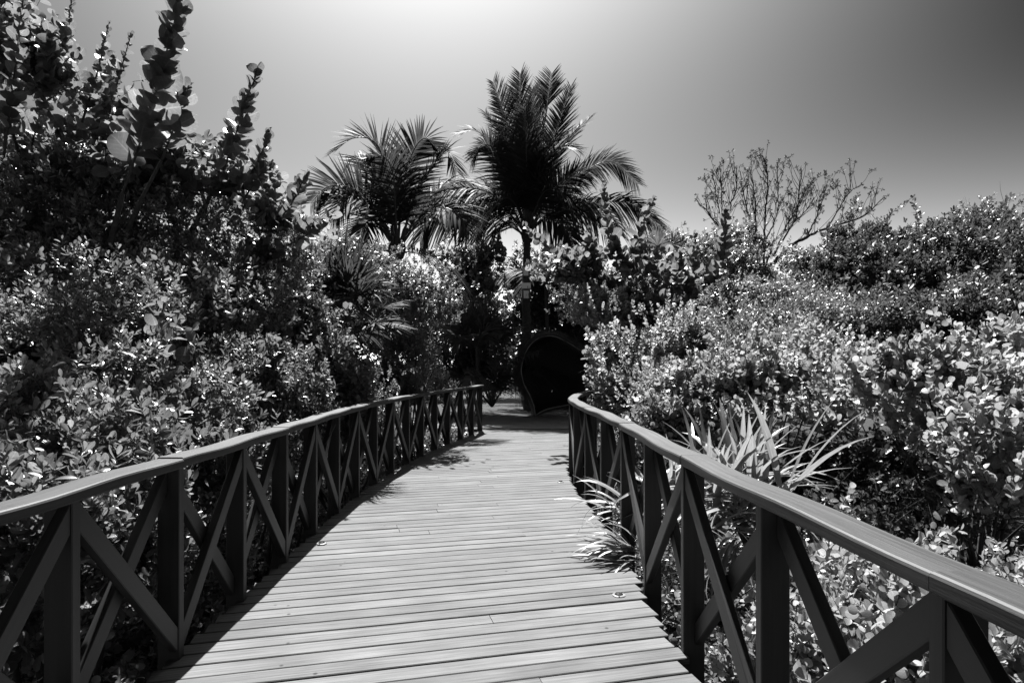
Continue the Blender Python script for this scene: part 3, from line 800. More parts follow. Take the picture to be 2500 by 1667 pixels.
# --- sea grape on the right, in front of the bare tree
sg2 = Leafy("sea_grape_shrub", "round-leaved shrub with upright leafy shoots right of the palm trunk with white panels", "shrub", gbase(1560, 13.0), 'seagrape', parts=260)
for pts, L in [([(1560, 720, 12.6), (1530, 640, 12.6), (1480, 540, 12.6), (1475, 450, 12.6)], 0.17), ([(1540, 660, 12.8), (1560, 560, 12.8), (1595, 490, 12.8)], 0.17),
               ([(1480, 700, 12.4), (1380, 640, 12.4), (1310, 580, 12.4), (1283, 550, 12.4)], 0.16), ([(1620, 760, 12.0), (1640, 700, 12.0), (1660, 620, 12.0)], 0.18),
               ([(1740, 800, 11.5), (1750, 680, 11.5), (1765, 590, 11.5), (1772, 515, 11.5)], 0.20), ([(1680, 720, 12.0), (1690, 640, 12), (1697, 575, 12)], 0.18),
               ([(1460, 690, 12.6), (1450, 620, 12.6), (1440, 560, 12.6)], 0.17), ([(1480, 700, 12.4), (1400, 690, 12.4), (1330, 660, 12.4)], 0.15), ([(1560, 740, 12.4), (1490, 690, 12.3), (1420, 680, 12.2)], .16)]:
    shoot(sg2, pts, L, r=0.014, per=0.045)
for b, n, L in [((1450, 640, 12.8, 120, 60, 0.6), 70, 0.16), ((1580, 650, 12.6, 100, 80, 0.6), 60, 0.17), ((1650, 720, 12.0, 90, 90, 0.6), 50, 0.18), ((1380, 660, 12.4, 90, 50, 0.5), 45, 0.15), ((1740, 740, 11.6, 50, 100, 0.4), 36, 0.19)]:
    c, r = pxblob(*b); sg2.blob(c, r, n, GR, L, 5, 0.24, gap=0.3, jit=0.45)
for e in [(1560, 720, 12.6), (1480, 700, 12.4), (1620, 760, 12.0), (1740, 800, 11.5), (1540, 680, 12.8)]:
    sg2.stems([np.array(at(*e))], 0.04, 0.014)

# --- right side: round-leaved (cocoplum-like) banks
shrub("round_leaf_shrub", "low round-leaved shrub below the near end of the right railing", "shrub", 2150, 3.3, 'cocoplum', RD, 0.06, 8, 0.18,
      [(2080, 1500, 3.5, 230, 130, 0.5), (2330, 1420, 3.3, 240, 110, 0.5), (2000, 1400, 4.0, 150, 90, 0.4), (2430, 1600, 2.7, 200, 150, 0.4), (1880, 1600, 3.5, 150, 120, 0.3), (2250, 1640, 2.9, 260, 120, 0.4)],
      parts=300, nst=14, gap=0.3, gscale=4.5, dist=True, spread=(20, 70), up=0.75)
shrub("round_leaf_shrub", "sunlit round-leaved bank at the right picture edge above the handrail", "shrub", 2380, 5.6, 'cocoplum', RD, 0.066, 8, 0.22,
      [(2340, 960, 5.8, 230, 130, 0.6), (2150, 900, 6.2, 190, 100, 0.6), (2450, 1150, 4.9, 170, 150, 0.5), (2300, 1220, 4.8, 130, 110, 0.4), (2480, 850, 6.2, 120, 90, 0.6)],
      parts=300, nst=14, gap=0.35, gscale=4.0, dist=True, spread=(20, 70), up=0.75)
shrub("round_leaf_shrub", "round-leaved bank behind the large strap-leaf plant", "shrub", 1850, 7.0, 'cocoplum', RD, 0.066, 8, 0.22,
      [(1880, 930, 7.4, 200, 110, 0.6), (1720, 990, 7.2, 150, 110, 0.5), (1990, 880, 7.6, 160, 90, 0.6), (2020, 1010, 6.6, 120, 70, 0.4), (1640, 1060, 6.8, 100, 120, 0.35)],
      parts=300, nst=12, gap=0.3, gscale=4.0, dist=True, spread=(20, 70), up=0.75)
shrub("round_leaf_shrub", "round-leaved shrub leaning over the curled far end of the right railing", "shrub", 1570, 10.0, 'cocoplum', RD, 0.06, 8, 0.2,
      [(1560, 880, 10.0, 150, 110, 0.6), (1460, 850, 12.6, 65, 70, 0.4), (1475, 930, 12.2, 55, 60, 0.3), (1480, 790, 12.0, 90, 80, 0.6), (1640, 960, 9.2, 120, 80, 0.5), (1520, 970, 9.8, 80, 70, 0.4), (1660, 830, 10.4, 130, 80, 0.6)],
      parts=220, nst=12, gap=0.25, gscale=4.0, dist=True, spread=(20, 70), up=0.75)
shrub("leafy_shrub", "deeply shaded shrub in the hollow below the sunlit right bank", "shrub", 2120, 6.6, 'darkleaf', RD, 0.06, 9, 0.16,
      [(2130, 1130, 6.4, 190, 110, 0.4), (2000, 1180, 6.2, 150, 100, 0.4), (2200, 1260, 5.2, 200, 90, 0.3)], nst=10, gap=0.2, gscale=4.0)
shrub("leafy_shrub", "mid-grey fine-leaved shrub between the upright leafy shoots and the bank", "shrub", 1560, 12.0, 'small', ['tiny', 'tinyround'], 0.055, 9, 0.1,
      [(1500, 760, 12.5, 110, 80, 0.7), (1640, 770, 12.5, 130, 80, 0.7), (1420, 730, 13.5, 60, 80, 0.5), (1760, 770, 12.0, 130, 80, 0.7), (1560, 690, 13.6, 150, 50, 0.6)], nst=10, gap=0.25, gscale=3.0)
shrub("leafy_shrub", "fine-leaved shrub on the slope below the bare tree", "shrub", 1900, 11.0, 'small', OV, 0.06, 9, 0.12,
      [(1860, 760, 11.0, 160, 90, 0.8), (2010, 790, 10.0, 150, 80, 0.7), (1780, 830, 9.8, 120, 70, 0.6), (1900, 850, 9.2, 160, 60, 0.5)], nst=10, gap=0.25, gscale=3.0)
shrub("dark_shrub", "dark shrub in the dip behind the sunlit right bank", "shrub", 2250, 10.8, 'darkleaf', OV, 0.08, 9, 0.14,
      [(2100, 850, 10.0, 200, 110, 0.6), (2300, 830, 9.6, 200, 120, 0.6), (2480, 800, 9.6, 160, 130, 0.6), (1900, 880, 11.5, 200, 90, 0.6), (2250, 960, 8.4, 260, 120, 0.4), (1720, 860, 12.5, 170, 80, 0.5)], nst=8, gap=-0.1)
shrub("dark_shrub", "dark glossy shrub on the skyline right of the bare tree", "shrub", 2080, 14.0, 'darkleaf', OV, 0.10, 9, 0.16,
      [(2100, 640, 14.0, 120, 70, 0.9), (2060, 585, 14.6, 55, 45, 0.5), (2150, 580, 14.8, 40, 40, 0.4), (2245, 590, 14.6, 60, 45, 0.5), (2170, 700, 13.4, 150, 100, 0.9), (2020, 690, 14.0, 110, 70, 0.8), (2230, 620, 14.4, 80, 60, 0.8), (2140, 780, 12.0, 190, 70, 0.8)], nst=10, gap=0.2, gscale=2.2, up=0.8)
shrub("dark_shrub", "dark glossy shrub on the skyline at the right picture edge", "shrub", 2400, 13.0, 'darkleaf', OV, 0.10, 9, 0.16,
      [(2330, 650, 13.4, 120, 90, 0.9), (2320, 575, 14.2, 45, 50, 0.5), (2420, 560, 14.4, 60, 60, 0.5), (2440, 690, 12.6, 130, 110, 0.9), (2390, 600, 14.0, 100, 60, 0.7), (2380, 780, 11.0, 190, 80, 0.8), (2490, 600, 13.6, 60, 70, 0.6)], nst=10, gap=0.2, gscale=2.2, up=0.8)
shrub("open_tree", "small airy tree rising above the dark shrubs at right", "tree", 2400, 17.0, 'small', OV, 0.10, 10, 0.12,
      [(2375, 530, 17.0, 32, 24, 0.5), (2420, 545, 17.2, 36, 26, 0.5), (2450, 530, 17.0, 25, 20, 0.4), (2350, 570, 17.0, 40, 25, 0.5), (2490, 555, 17.0, 25, 25, 0.4), (2410, 585, 17.2, 60, 30, 0.5)], nst=14, gap=0.1, dens=0.6)
shrub("leafy_shrub", "thin leafy shrub around the foot of the bare tree", "shrub", 1800, 16.0, 'small', ['tiny', 'oval'], 0.075, 9, 0.12,
      [(1780, 630, 16.0, 130, 50, 0.8), (1820, 590, 16.4, 60, 60, 0.5), (1650, 620, 15.0, 80, 50, 0.5), (1900, 670, 15.0, 130, 60, 0.8), (1680, 680, 15.6, 120, 60, 0.8), (1990, 640, 16.5, 90, 40, 0.8)], nst=10, gap=0.3)
# --- centre background
shrub("leafy_shrub", "bright leafy shrub between the two coconut palms", "shrub", 1160, 18.8, 'small', RD, 0.10, 9, 0.16,
      [(1130, 640, 18.8, 60, 50, 0.6), (1170, 700, 19.0, 55, 60, 0.5), (1110, 720, 19.2, 70, 70, 0.5), (1200, 640, 19.4, 40, 50, 0.5)], nst=10, gap=0.2)
shrub("dark_shrub", "dark thicket left of the straw-edged teardrop arch", "shrub", 1150, 19.6, 'darkleaf', OV, 0.11, 9, 0.16,
      [(1120, 900, 19.6, 90, 110, 0.6), (1200, 900, 20.0, 60, 110, 0.5), (1060, 950, 19.4, 80, 70, 0.5), (1150, 790, 20.5, 90, 80, 0.6)], nst=8, gap=0.1)
shrub("dark_shrub", "dark thicket above and behind the straw-edged teardrop arch", "shrub", 1380, 22.0, 'darkleaf', OV, 0.13, 9, 0.18,
      [(1330, 780, 24.0, 110, 80, 0.8), (1420, 740, 24.5, 100, 110, 0.8), (1440, 860, 23.8, 90, 130, 0.7), (1320, 690, 24.6, 130, 70, 0.8), (1360, 930, 24.4, 150, 110, .6)], nst=8, gap=0.1)

# ground cover under the railings
gc = Leafy("ground_cover", "low leafy ground cover beside and below the boardwalk", "ground cover", (0, 6, -0.75), 'small', 'dark_bark'); gc.root["kind"] = "stuff"
ng = 12000
gd = RNG.uniform(1.2, 14.0, ng); sd_ = RNG.uniform(size=ng) < 0.5
gxx = np.where(sd_, left_x(gd) - 0.22 - np.abs(RNG.normal(0, 1.3, ng)), right_x(gd) + 0.22 + np.abs(RNG.normal(0, 1.8, ng)))
gz_ = ground_z(gxx, gd) + np.abs(RNG.normal(0, 0.22, ng)) + 0.03
gc.clusters(np.stack([gxx, gd, gz_], 1), np.tile([[0, 0, 1.0]], (ng, 1)) + RNG.normal(0, 0.5, (ng, 3)), ['oval', 'round', 'tinyround'], 0.06, 7, 0.09)

# far wood that reads as one mass
far = Leafy("far_wood", "dark mass of distant trees closing the horizon", "trees", (0, 30, -0.05), 'darkleaf', 'dark_bark')
far.root["kind"] = "stuff"
for X in np.arange(-30, 34, 3.2):
    dd = 29 + RNG.uniform(-2, 3); h = RNG.uniform(5.2, 6.4)
    far.blob((X + RNG.uniform(-0.6, 0.6), dd, h * 0.45), (2.7, 1.4, h * 0.6), 560, OV, 0.30, 8, 0.3, gap=-0.5)

# ------------------------------------------------------------------ palms
def frond(root, pts, lw, mat, droop=0.5, pairs=None, tip=0.35, r=0.022, name="frond"):
    """pts: 3-D control points; leaflets in two ranks along the midrib, hanging by droop"""
    C = catmull(pts, 8); Lr = np.linalg.norm(np.diff(C, axis=0), axis=1).sum()
    lw = lw * 1.45
    n = pairs or int(Lr / 0.042); P = resample(C, n=n + 8)[int(n * 0.2):]; n = len(P)
    tb = Tubes(); tb.add(C[:9], r * 2.0, r, 5); tb.add(C[8:], r, r * 0.25, 5)
    me = mesh_np(name, np.concatenate(tb.V), quads=np.concatenate(tb.Q), smooth=True)
    fr = obj(name, me, M['rach'], root)
    T = nrm(np.gradient(P, axis=0)); up = np.array([0, 0, 1.0])
    S = np.cross(T, up); S = np.where(np.linalg.norm(S, axis=1, keepdims=True) < 0.15, [[1.0, 0, 0]], S); S = nrm(S)
    Bn = np.cross(S, T)
    th = RNG.choice([-1, 1]) * RNG.uniform(0.25, 0.8); S, Bn = S * math.cos(th) + Bn * math.sin(th), Bn * math.cos(th) - S * math.sin(th)
    u = np.linspace(0, 1, n)
    ln = lw * (0.55 + 0.75 * np.sin(np.clip(u * 0.85 + 0.15, 0, 1) * math.pi)) * (1 - 0.3 * u)
    V = []; Q = []; tone = []
    for side in (1, -1):
        fwd = 0.55 + 0.6 * u + RNG.normal(0, 0.08, n); lift = 0.25 + RNG.normal(0, 0.12, n)
        D = nrm(S * side + T * fwd[:, None] + Bn * lift[:, None])
        L = ln * RNG.uniform(0.85, 1.1, n)
        g = droop * RNG.uniform(0.7, 1.3, n)
        Wd = nrm(np.cross(D, Bn + RNG.normal(0, 0.25, (n, 3))))
        hw = np.clip(0.022 * (L / 0.7), 0.010, 0.027)
        prev = None
        for k, (s_, wf) in enumerate(((0, 0.45), (0.25, 1.0), (0.6, 0.8), (1.0, 0.08))):
            c = P + D * (L * s_)[:, None] - up * (g * L * s_ * s_)[:, None] * (1 - 0.2 * s_)
            V.append(np.stack([c - Wd * (hw * wf)[:, None], c + Wd * (hw * wf)[:, None]], 1))
        tone.append(RNG.uniform(0.2, 0.8, n))
    VV = []; QQ = []; n0 = 0; TT = []
    for si in range(2):
        A = np.stack(V[si * 4:si * 4 + 4], 1)       # n,4,2,3
        VV.append(A.reshape(-1, 3))
        base = n0 + np.arange(n)[:, None] * 8
        for k in range(3):
            QQ.append(np.concatenate([base + 2 * k, base + 2 * k + 1, base + 2 * k + 3, base + 2 * k + 2], 1))
        TT.append(np.repeat(tone[si], 8)); n0 += n * 8
    me = mesh_np("leaflets", np.concatenate(VV), quads=np.concatenate(QQ), smooth=True, attrs={'tone': ('FLOAT', np.concatenate(TT))})
    o = obj("leaflets", me, mat, None); o["kind"] = "stuff"
    o.parent = fr; o.location = (0, 0, 0)
    return fr
M['rach'] = noise_mat("palm_midrib", 0.03, 0.07, scale=20, bump=0.1, rough=0.5)

def palm_trunk(root, pts, r0, r1):
    P = resample(catmull(pts, 8), step=0.05); m = len(P); sides = 14
    r = np.linspace(r0, r1, m) * (1 + 0.35 * np.exp(-np.linspace(0, 1, m) * 14)); r = r * (1 + 0.05 * ((np.arange(m) % 3) == 0))
    ang = np.linspace(0, 2 * np.pi, sides, endpoint=False)
    V = np.stack([P[:, None, 0] + r[:, None] * np.cos(ang), P[:, None, 1] + r[:, None] * np.sin(ang), np.repeat(P[:, None, 2], sides, 1)], -1).reshape(-1, 3)
    i = np.arange(m - 1)[:, None] * sides; j = np.arange(sides)[None]; k = (j + 1) % sides
    Q = np.stack([i + j, i + k, i + sides + k, i + sides + j], -1).reshape(-1, 4)
    return obj("trunk", mesh_np("trunk", V, quads=Q, smooth=True), M['palm_bark'], root)

def crown_base(root, c, r):
    c = np.array(c); n = 9
    for k in range(n):
        a = k * 2.4; d = np.array([math.cos(a), math.sin(a), 0])
        P = catmull([c + d * r * 0.5 - [0, 0, 0.28], c + d * r * 0.95 - [0, 0, 0.08], c + d * r * 0.9 + [0, 0, 0.16], c + d * r * (1.3 + 0.15 * (k % 3)) + [0, 0, 0.48]], 4)
        t = Tubes(); t.add(P, r * 0.55, r * 0.12, 7, 0.06); t.build("leaf_base", M['palm_bark'], root)
def z2(x, y): return (650 + x * 0.4464, 150 + y * 0.4464)
def px_frond(root, pl, d, dz, lw, droop=0.5, mat='palm'):
    """pl in enlarged-view pixels; depth leaves the crown by dz metres along the frond"""
    n = len(pl); out = []
    for i, (x, y) in enumerate(pl):
        u = i / (n - 1); X, Y = z2(x, y)
        out.append(tuple(at(X, Y, d + dz * math.sin(u * math.pi / 2))))
    return frond(root, out, lw, M[mat], droop)

DL = 16.0
pc = at(*z2(715, 1010), DL)
palmL = tag(empty("coconut_palm", (pc.x, DL, -0.05)), "shorter coconut palm with arching fronds, left of the palm with white panels", "palm tree", "coconut palms")
palm_trunk(palmL, [(pc.x - 0.35, DL + 0.1, -0.1), (pc.x - 0.25, DL, 1.5), (pc.x - 0.05, DL, 3.0), (pc.x, DL, pc.z)], 0.19, 0.13); crown_base(palmL, (pc.x, DL, pc.z), 0.17)
for pl, dz, lw, dr in [
    ([(715, 1000), (670, 650), (600, 450), (480, 420), (375, 490)], -0.9, 0.75, 0.15),
    ([(720, 1000), (745, 700), (800, 500), (870, 420), (940, 480)], -0.6, 0.7, 0.25),
    ([(740, 1000), (800, 770), (900, 590), (990, 490), (1040, 600)], -0.7, 0.6, 0.35),
    ([(700, 1000), (600, 800), (450, 690), (330, 690), (245, 775)], -0.5, 0.7, 0.25),
    ([(690, 1000), (600, 830), (500, 750), (430, 760), (360, 880)], -1.2, 0.65, 0.4),
    ([(740, 1000), (850, 800), (960, 690), (1070, 660), (1190, 690)], 0.5, 0.7, 0.35),
    ([(740, 1000), (850, 860), (960, 800), (1060, 850), (1110, 960)], -1.0, 0.65, 0.6),
    ([(690, 1000), (600, 880), (540, 890), (510, 990)], -1.2, 0.6, 0.6),
    ([(710, 1000), (650, 700), (560, 560), (480, 530), (430, 600)], 0.6, 0.65, 0.3),
    ([(720, 1040), (850, 1050), (960, 1090), (1030, 1170), (1080, 1290)], -1.0, 0.5, 0.6),
    ([(680, 1040), (560, 1000), (450, 985), (320, 985)], 0.3, 0.35, 0.5),
    ([(715, 1000), (705, 760), (690, 600), (640, 520), (560, 530)], -1.8, 0.6, 0.35)]:
    px_frond(palmL, pl, DL, dz, lw, dr)

DR = 21.5
pc = at(*z2(1428, 940), DR)
palmR = tag(empty("coconut_palm", (pc.x, DR, -0.05)), "taller coconut palm with white panels on its slender trunk", "palm tree", "coconut palms")
tx = (1284 - CX) / F * DR
palm_trunk(palmR, [(tx + 0.12, DR, -0.1), (tx + 0.06, DR, 2.0), (tx, DR, 4.0), (pc.x, DR, pc.z)], 0.17, 0.115); crown_base(palmR, (pc.x, DR, pc.z), 0.16)
for pl, dz, lw, dr in [
    ([(1425, 900), (1410, 550), (1395, 300), (1390, 70)], -0.3, 0.85, 0.1),
    ([(1425, 900), (1370, 560), (1310, 320), (1240, 115)], -0.4, 0.8, 0.12),
    ([(1430, 900), (1480, 550), (1530, 300), (1562, 70)], 0.2, 0.85, 0.1),
    ([(1435, 900), (1520, 560), (1600, 350), (1665, 140)], 0.5, 0.8, 0.12),
    ([(1415, 900), (1320, 600), (1230, 450), (1140, 380), (1045, 395)], -0.5, 0.7, 0.35),
    ([(1410, 900), (1320, 640), (1240, 480), (1180, 460), (1130, 530)], -1.4, 0.7, 0.4),
    ([(1440, 900), (1540, 620), (1640, 450), (1765, 315)], 0.3, 0.75, 0.2),
    ([(1440, 920), (1560, 720), (1680, 620), (1760, 610)], -1.2, 0.8, 0.4),
    ([(1440, 920), (1600, 720), (1780, 580), (1900, 555), (2030, 670)], 0.2, 0.75, 0.45),
    ([(1440, 930), (1560, 840), (1800, 775), (2000, 785), (2170, 920)], -0.6, 0.85, 0.7),
    ([(1410, 930), (1250, 740), (1100, 690), (960, 710), (850, 770)], -0.8, 0.85, 0.6),
    ([(1400, 940), (1250, 850), (1050, 800), (900, 850), (840, 980)], -0.3, 0.95, 0.75),
    ([(1430, 920), (1500, 740), (1560, 700), (1640, 750), (1680, 860)], -1.9, 0.8, 0.6),
    ([(1420, 920), (1360, 780), (1300, 750), (1220, 840), (1160, 970)], -1.8, 0.85, 0.7),
    ([(1430, 950), (1500, 870), (1600, 880), (1660, 950), (1690, 1050)], -1.2, 0.7, 0.8),
    ([(1425, 900), (1440, 550), (1465, 320), (1455, 150)], 0.9, 0.85, 0.1),
    ([(1420, 900), (1360, 600), (1300, 400), (1200, 285)], 0.7, 0.75, 0.2),
    ([(1435, 900), (1500, 620), (1600, 480), (1710, 480)], -1.0, 0.8, 0.35),
    ([(1400, 950), (1340, 880), (1270, 920), (1230, 1030)], -1.0, 0.8, 0.8),
    ([(1440, 940), (1520, 800), (1640, 740), (1740, 790), (1790, 900)], 0.9, 0.85, 0.7),
    ([(1410, 930), (1330, 780), (1220, 720), (1110, 780), (1050, 900)], 1.0, 0.9, 0.7),
    ([(1425, 900), (1400, 650), (1350, 480), (1270, 400)], -1.2, 0.75, 0.25),
    ([(1430, 900), (1460, 650), (1520, 500), (1620, 400)], -1.2, 0.75, 0.25),
    ([(1425, 900), (1425, 620), (1420, 420), (1410, 260)], -1.4, 0.75, 0.2),
    ([(1440, 930), (1580, 820), (1720, 800), (1850, 850), (1930, 950)], 1.2, 0.85, 0.8)]:
    px_frond(palmR, pl, DR, dz, lw, dr)

def panel(cx, cy, w, h, d, label):  # thin plain white board just in front of the palm trunk
    k = 0.4464 / F * d; X, Y = z2(cx, cy); c = at(X, Y, d)
    sx, sz = w * k, h * k
    me = box_mesh("panel", sx, 0.012, sz, 0.003); me.materials.append(M['panel'])
    o = bpy.data.objects.new("panel", me); link(o); o.location = (c.x, d, c.z - sz / 2)
    tag(o, label, "panel", "white panels on the palm trunk")
panel(1420, 1148, 27, 46, DR - 0.16, "topmost of three small blank white panels on the palm trunk")
panel(1422, 1226, 50, 31, DR - 0.175, "wide middle one of three small blank white panels on the palm trunk")
panel(1422, 1274, 29, 42, DR - 0.165, "lowest of three small blank white panels on the palm trunk")

def free_palm(name, label, base, h, nf, L, lw, mat='palm', r=0.09, el=(20, 75), seed=1, face=None):
    rg = np.random.default_rng(seed)
    root = tag(empty(name, base), label, "palm tree")
    b = np.array(base, float); top = b + np.array([0.05, 0, h])
    if h > 0.4: palm_trunk(root, [tuple(b - [0, 0, .05]), tuple(b * .5 + top * .5 + [0.06, 0, 0]), tuple(top)], r, r * 0.8)
    for k in range(nf):
        az = k * 2.4 + rg.uniform(-.3, .3); e = math.radians(rg.uniform(*el)); ll = L * rg.uniform(0.8, 1.1)
        hd = np.array([math.cos(az), math.sin(az), 0])
        p = [top]; cur = top.copy(); ee = e
        for s_ in range(4):
            cur = cur + ll / 4 * (hd * math.cos(ee) + np.array([0, 0, 1]) * math.sin(ee)); ee -= rg.uniform(0.25, 0.5); p.append(cur.copy())
        frond(root, [tuple(q) for q in p], lw, M[mat], 0.6)
    return root
b = at(1330, 690, 23.2)
free_palm("young_palm", "dark slender palm with hanging fronds just right of the trunk with white panels", (b.x, 23.2, -0.05), b.z, 12, 2.4, 0.6, el=(-10, 50), seed=3)
b = at(1225, 830, 18.9)
free_palm("young_palm", "stemless young palm with pale feathery fronds left of the teardrop arch", (b.x - 0.35, 19.0, -0.05), 0.3, 9, 2.9, 0.45, mat='fan', el=(45, 80), seed=5)

# ------------------------------------------------------------------ fan palms
def fan_leaf(root, hub, stem0, size, facing, mat, nb=26, openness=170):
    hub = np.array(hub, float); stem0 = np.array(stem0, float)
    ax = nrm(hub - stem0); Z = nrm(np.array(facing, float) - ax * np.dot(facing, ax)); X = np.cross(ax, Z)
    tb = Tubes(); tb.add(np.linspace(stem0, hub, 5), 0.011, 0.006, 5)
    st = obj("leaf", mesh_np("leaf", np.concatenate(tb.V), quads=np.concatenate(tb.Q), smooth=True), M['rach'], root)
    V = []; Q = []; tone = []; n0 = 0
    for k in range(nb):
        a = math.radians(-openness + 2 * openness * k / (nb - 1)) * RNG.uniform(0.97, 1.03)
        D = math.cos(a) * ax + math.sin(a) * X + Z * RNG.normal(0.12, 0.09)
        Dn = nrm(D); Wd = nrm(np.cross(Dn, Z + RNG.normal(0, 0.35, 3)))
        L = size * (0.72 + 0.28 * math.cos(a * 0.6)) * RNG.uniform(0.88, 1.08); hw = size * 0.035
        for s_, wf in ((0.02, 0.2), (0.4, 1.0), (0.72, 0.6), (1.0, 0.06)):
            c = hub + Dn * L * s_ - np.array([0, 0, 1]) * L * 0.22 * max(0, s_ - 0.35) ** 2 * RNG.uniform(0.5, 2.0)
            V += [c - Wd * hw * wf, c + Wd * hw * wf]
        for j in range(3): Q.append((n0 + 2 * j, n0 + 2 * j + 1, n0 + 2 * j + 3, n0 + 2 * j + 2))
        n0 += 8; tone += [RNG.uniform(0.2, 0.8)] * 8
    me = mesh_np("blades", np.array(V), quads=np.array(Q), smooth=True, attrs={'tone': ('FLOAT', tone)})
    o = obj("blades", me, M[mat], None); o["kind"] = "stuff"
    o.parent = st; o.location = (0, 0, 0)

def fan_palm(label, base, ctr, n, reach, size, mat='fan', seed=1, toward=(0, -0.6, 0.6), spread=1.0):
    rg = np.random.default_rng(seed)
    root = tag(empty("fan_palm", base), label, "palm")
    ctr = np.array(ctr, float); tb = Tubes()
    tb.add(catmull([tuple(base), tuple(np.array(base) * .5 + ctr * .5 + [.04, 0, 0]), tuple(ctr)], 5), 0.06, 0.05, 8, 0.08); tb.build("trunk", M['bark'], root)
    for k in range(n):
        az = k * 2.4 + rg.uniform(-.4, .4); e = rg.uniform(-0.35, 1.35)
        d = np.array([math.cos(az) * math.cos(e), math.sin(az) * math.cos(e) * 0.8 - 0.25, math.sin(e)])
        hub = ctr + d * reach * rg.uniform(0.7, 1.1)
        fan_leaf(root, hub, ctr, size * rg.uniform(0.8, 1.1), np.array(toward) + rg.normal(0, 0.3, 3), mat, openness=rg.uniform(100, 150))
c = at(850, 770, 9.3)
fan_palm("dark spiky fan palm wedged beside the dense dome-shaped shrub", gbase(850, 9.3), c, 20, 0.55, 0.62, 'palm', 2)
c = at(830, 690, 9.8)
fan_palm("upright spiky fan palm in front of the left coconut palm's foot", gbase(815, 9.9), c, 11, 0.5, 0.55, 'palm', 8)
c = at(1165, 845, 18.6)
fan_palm("fan palm with bright leaf tips left of the teardrop arch", gbase(1165, 18.6), c, 18, 0.85, 0.8, 'fan', 4)
c = at(1500, 850, 19.0)
fan_palm("fan palm half hidden beyond the round-leaved shrub right of the teardrop arch", gbase(1505, 19.05), c, 10, 0.7, 0.65, 'fan', 6)
c = at(1600, 640, 14.2)
fan_palm("fan palm on the skyline behind the round-leaved shoots at right", gbase(1600, 14.2), c, 9, 0.5, 0.5, 'fan', 9)

# ------------------------------------------------------------------ strap-leaved plants
def strap_plant(label, base, blades, mat='strap', w=0.025):
    root = tag(empty("strap_leaf_plant", base), label, "plant")
    for (p0, az, el, L, curl) in blades:
        P = [np.array(p0, float)]; e = el
        for k in range(7):
            d = np.array([math.sin(az) * math.cos(e), math.cos(az) * math.cos(e), math.sin(e)])
            P.append(P[-1] + d * L / 7); e -= curl / 7 * (0.4 + k * 0.2)
        P = np.array(P); T = nrm(np.gradient(P, axis=0))
        sd = np.array([math.cos(az), -math.sin(az), 0.0]); sd = sd + RNG.normal(0, 0.15, 3); sd = nrm(sd)
        Bn = nrm(np.cross(sd[None], T))
        prof = np.array([0.55, 0.85, 1.0, 1.0, 0.9, 0.7, 0.4, 0.03]) * w * L / 0.7
        V = np.stack([P - sd * prof[:, None] - Bn * prof[:, None] * -0.3, P, P + sd * prof[:, None] + Bn * prof[:, None] * 0.3], 1).reshape(-1, 3)
        Q = []
        for k in range(7):
            a = 3 * k; Q += [(a, a + 1, a + 4, a + 3), (a + 1, a + 2, a + 5, a + 4)]
        lco = np.tile([[-.2, 0, 0], [0, 0, 0], [.2, 0, 0]], (8, 1)); lco[:, 1] = np.repeat(np.linspace(0, 1, 8), 3)
        me = mesh_np("blade", V, quads=np.array(Q), smooth=True, attrs={'tone': ('FLOAT', np.full(24, RNG.uniform(0.25, 0.75))), 'lco': ('FLOAT_VECTOR', lco)})
        obj("blade", me, M[mat], root)
    return root
rg = np.random.default_rng(21)
def tuft(c, n, L, el=(0.1, 1.45), curl=(0.5, 1.6), az=(0, 6.28), sp=0.08):
    out = []
    for k in range(n):
        e = rg.uniform(*el)
        out.append((np.array(c) + rg.normal(0, sp, 3) * np.array([1, 1, .6]), rg.uniform(*az), e, L * rg.uniform(0.75, 1.15), rg.uniform(*curl) * (1.3 - 0.6 * e)))
    return out
c = at(1790, 1225, 4.9)
strap_plant("large spiky strap-leaved plant behind the middle of the right railing", gbase(1790, 4.9),
            tuft(c, 110, 0.78, el=(-0.1, 1.5), sp=0.16) + tuft(np.array(c) + [0.12, 0.0, -0.12], 16, 0.62, el=(-0.3, 0.5), az=(0.3, 2.6)) + tuft(np.array(c) - [0, 0, .35], 16, 0.6, el=(-.9, .4)))
c = at(1615, 1200, 5.9)
strap_plant("pale strap-leaved clump seen through the far bays of the right railing", gbase(1615, 5.9),
            tuft(c, 26, 0.62, el=(0.3, 1.5)) + tuft(np.array(c) - [0.0, 0, 0.3], 14, 0.55, el=(-0.2, 0.8)))
c = at(1512, 1335, 5.05)
bl = tuft((0.98, 5.05, 0.03), 22, 0.52, el=(0.15, 0.9), curl=(0.5, 1.3), az=(-2.2, -0.7), sp=0.05) + tuft((0.97, 4.95, -0.02), 16, 0.42, el=(0.0, 0.5), curl=(0.2, 0.9), az=(-2.6, -1.1), sp=0.05) + tuft((1.02, 5.4, 0.3), 12, 0.55, el=(0.0, 0.8), az=(-2.4, -0.9))
strap_plant("spiky strap-leaved plant pushing through the right railing onto the deck", (1.06, 5.1, float(ground_z(np.array(1.06), np.array(5.1)))), bl, w=0.024)

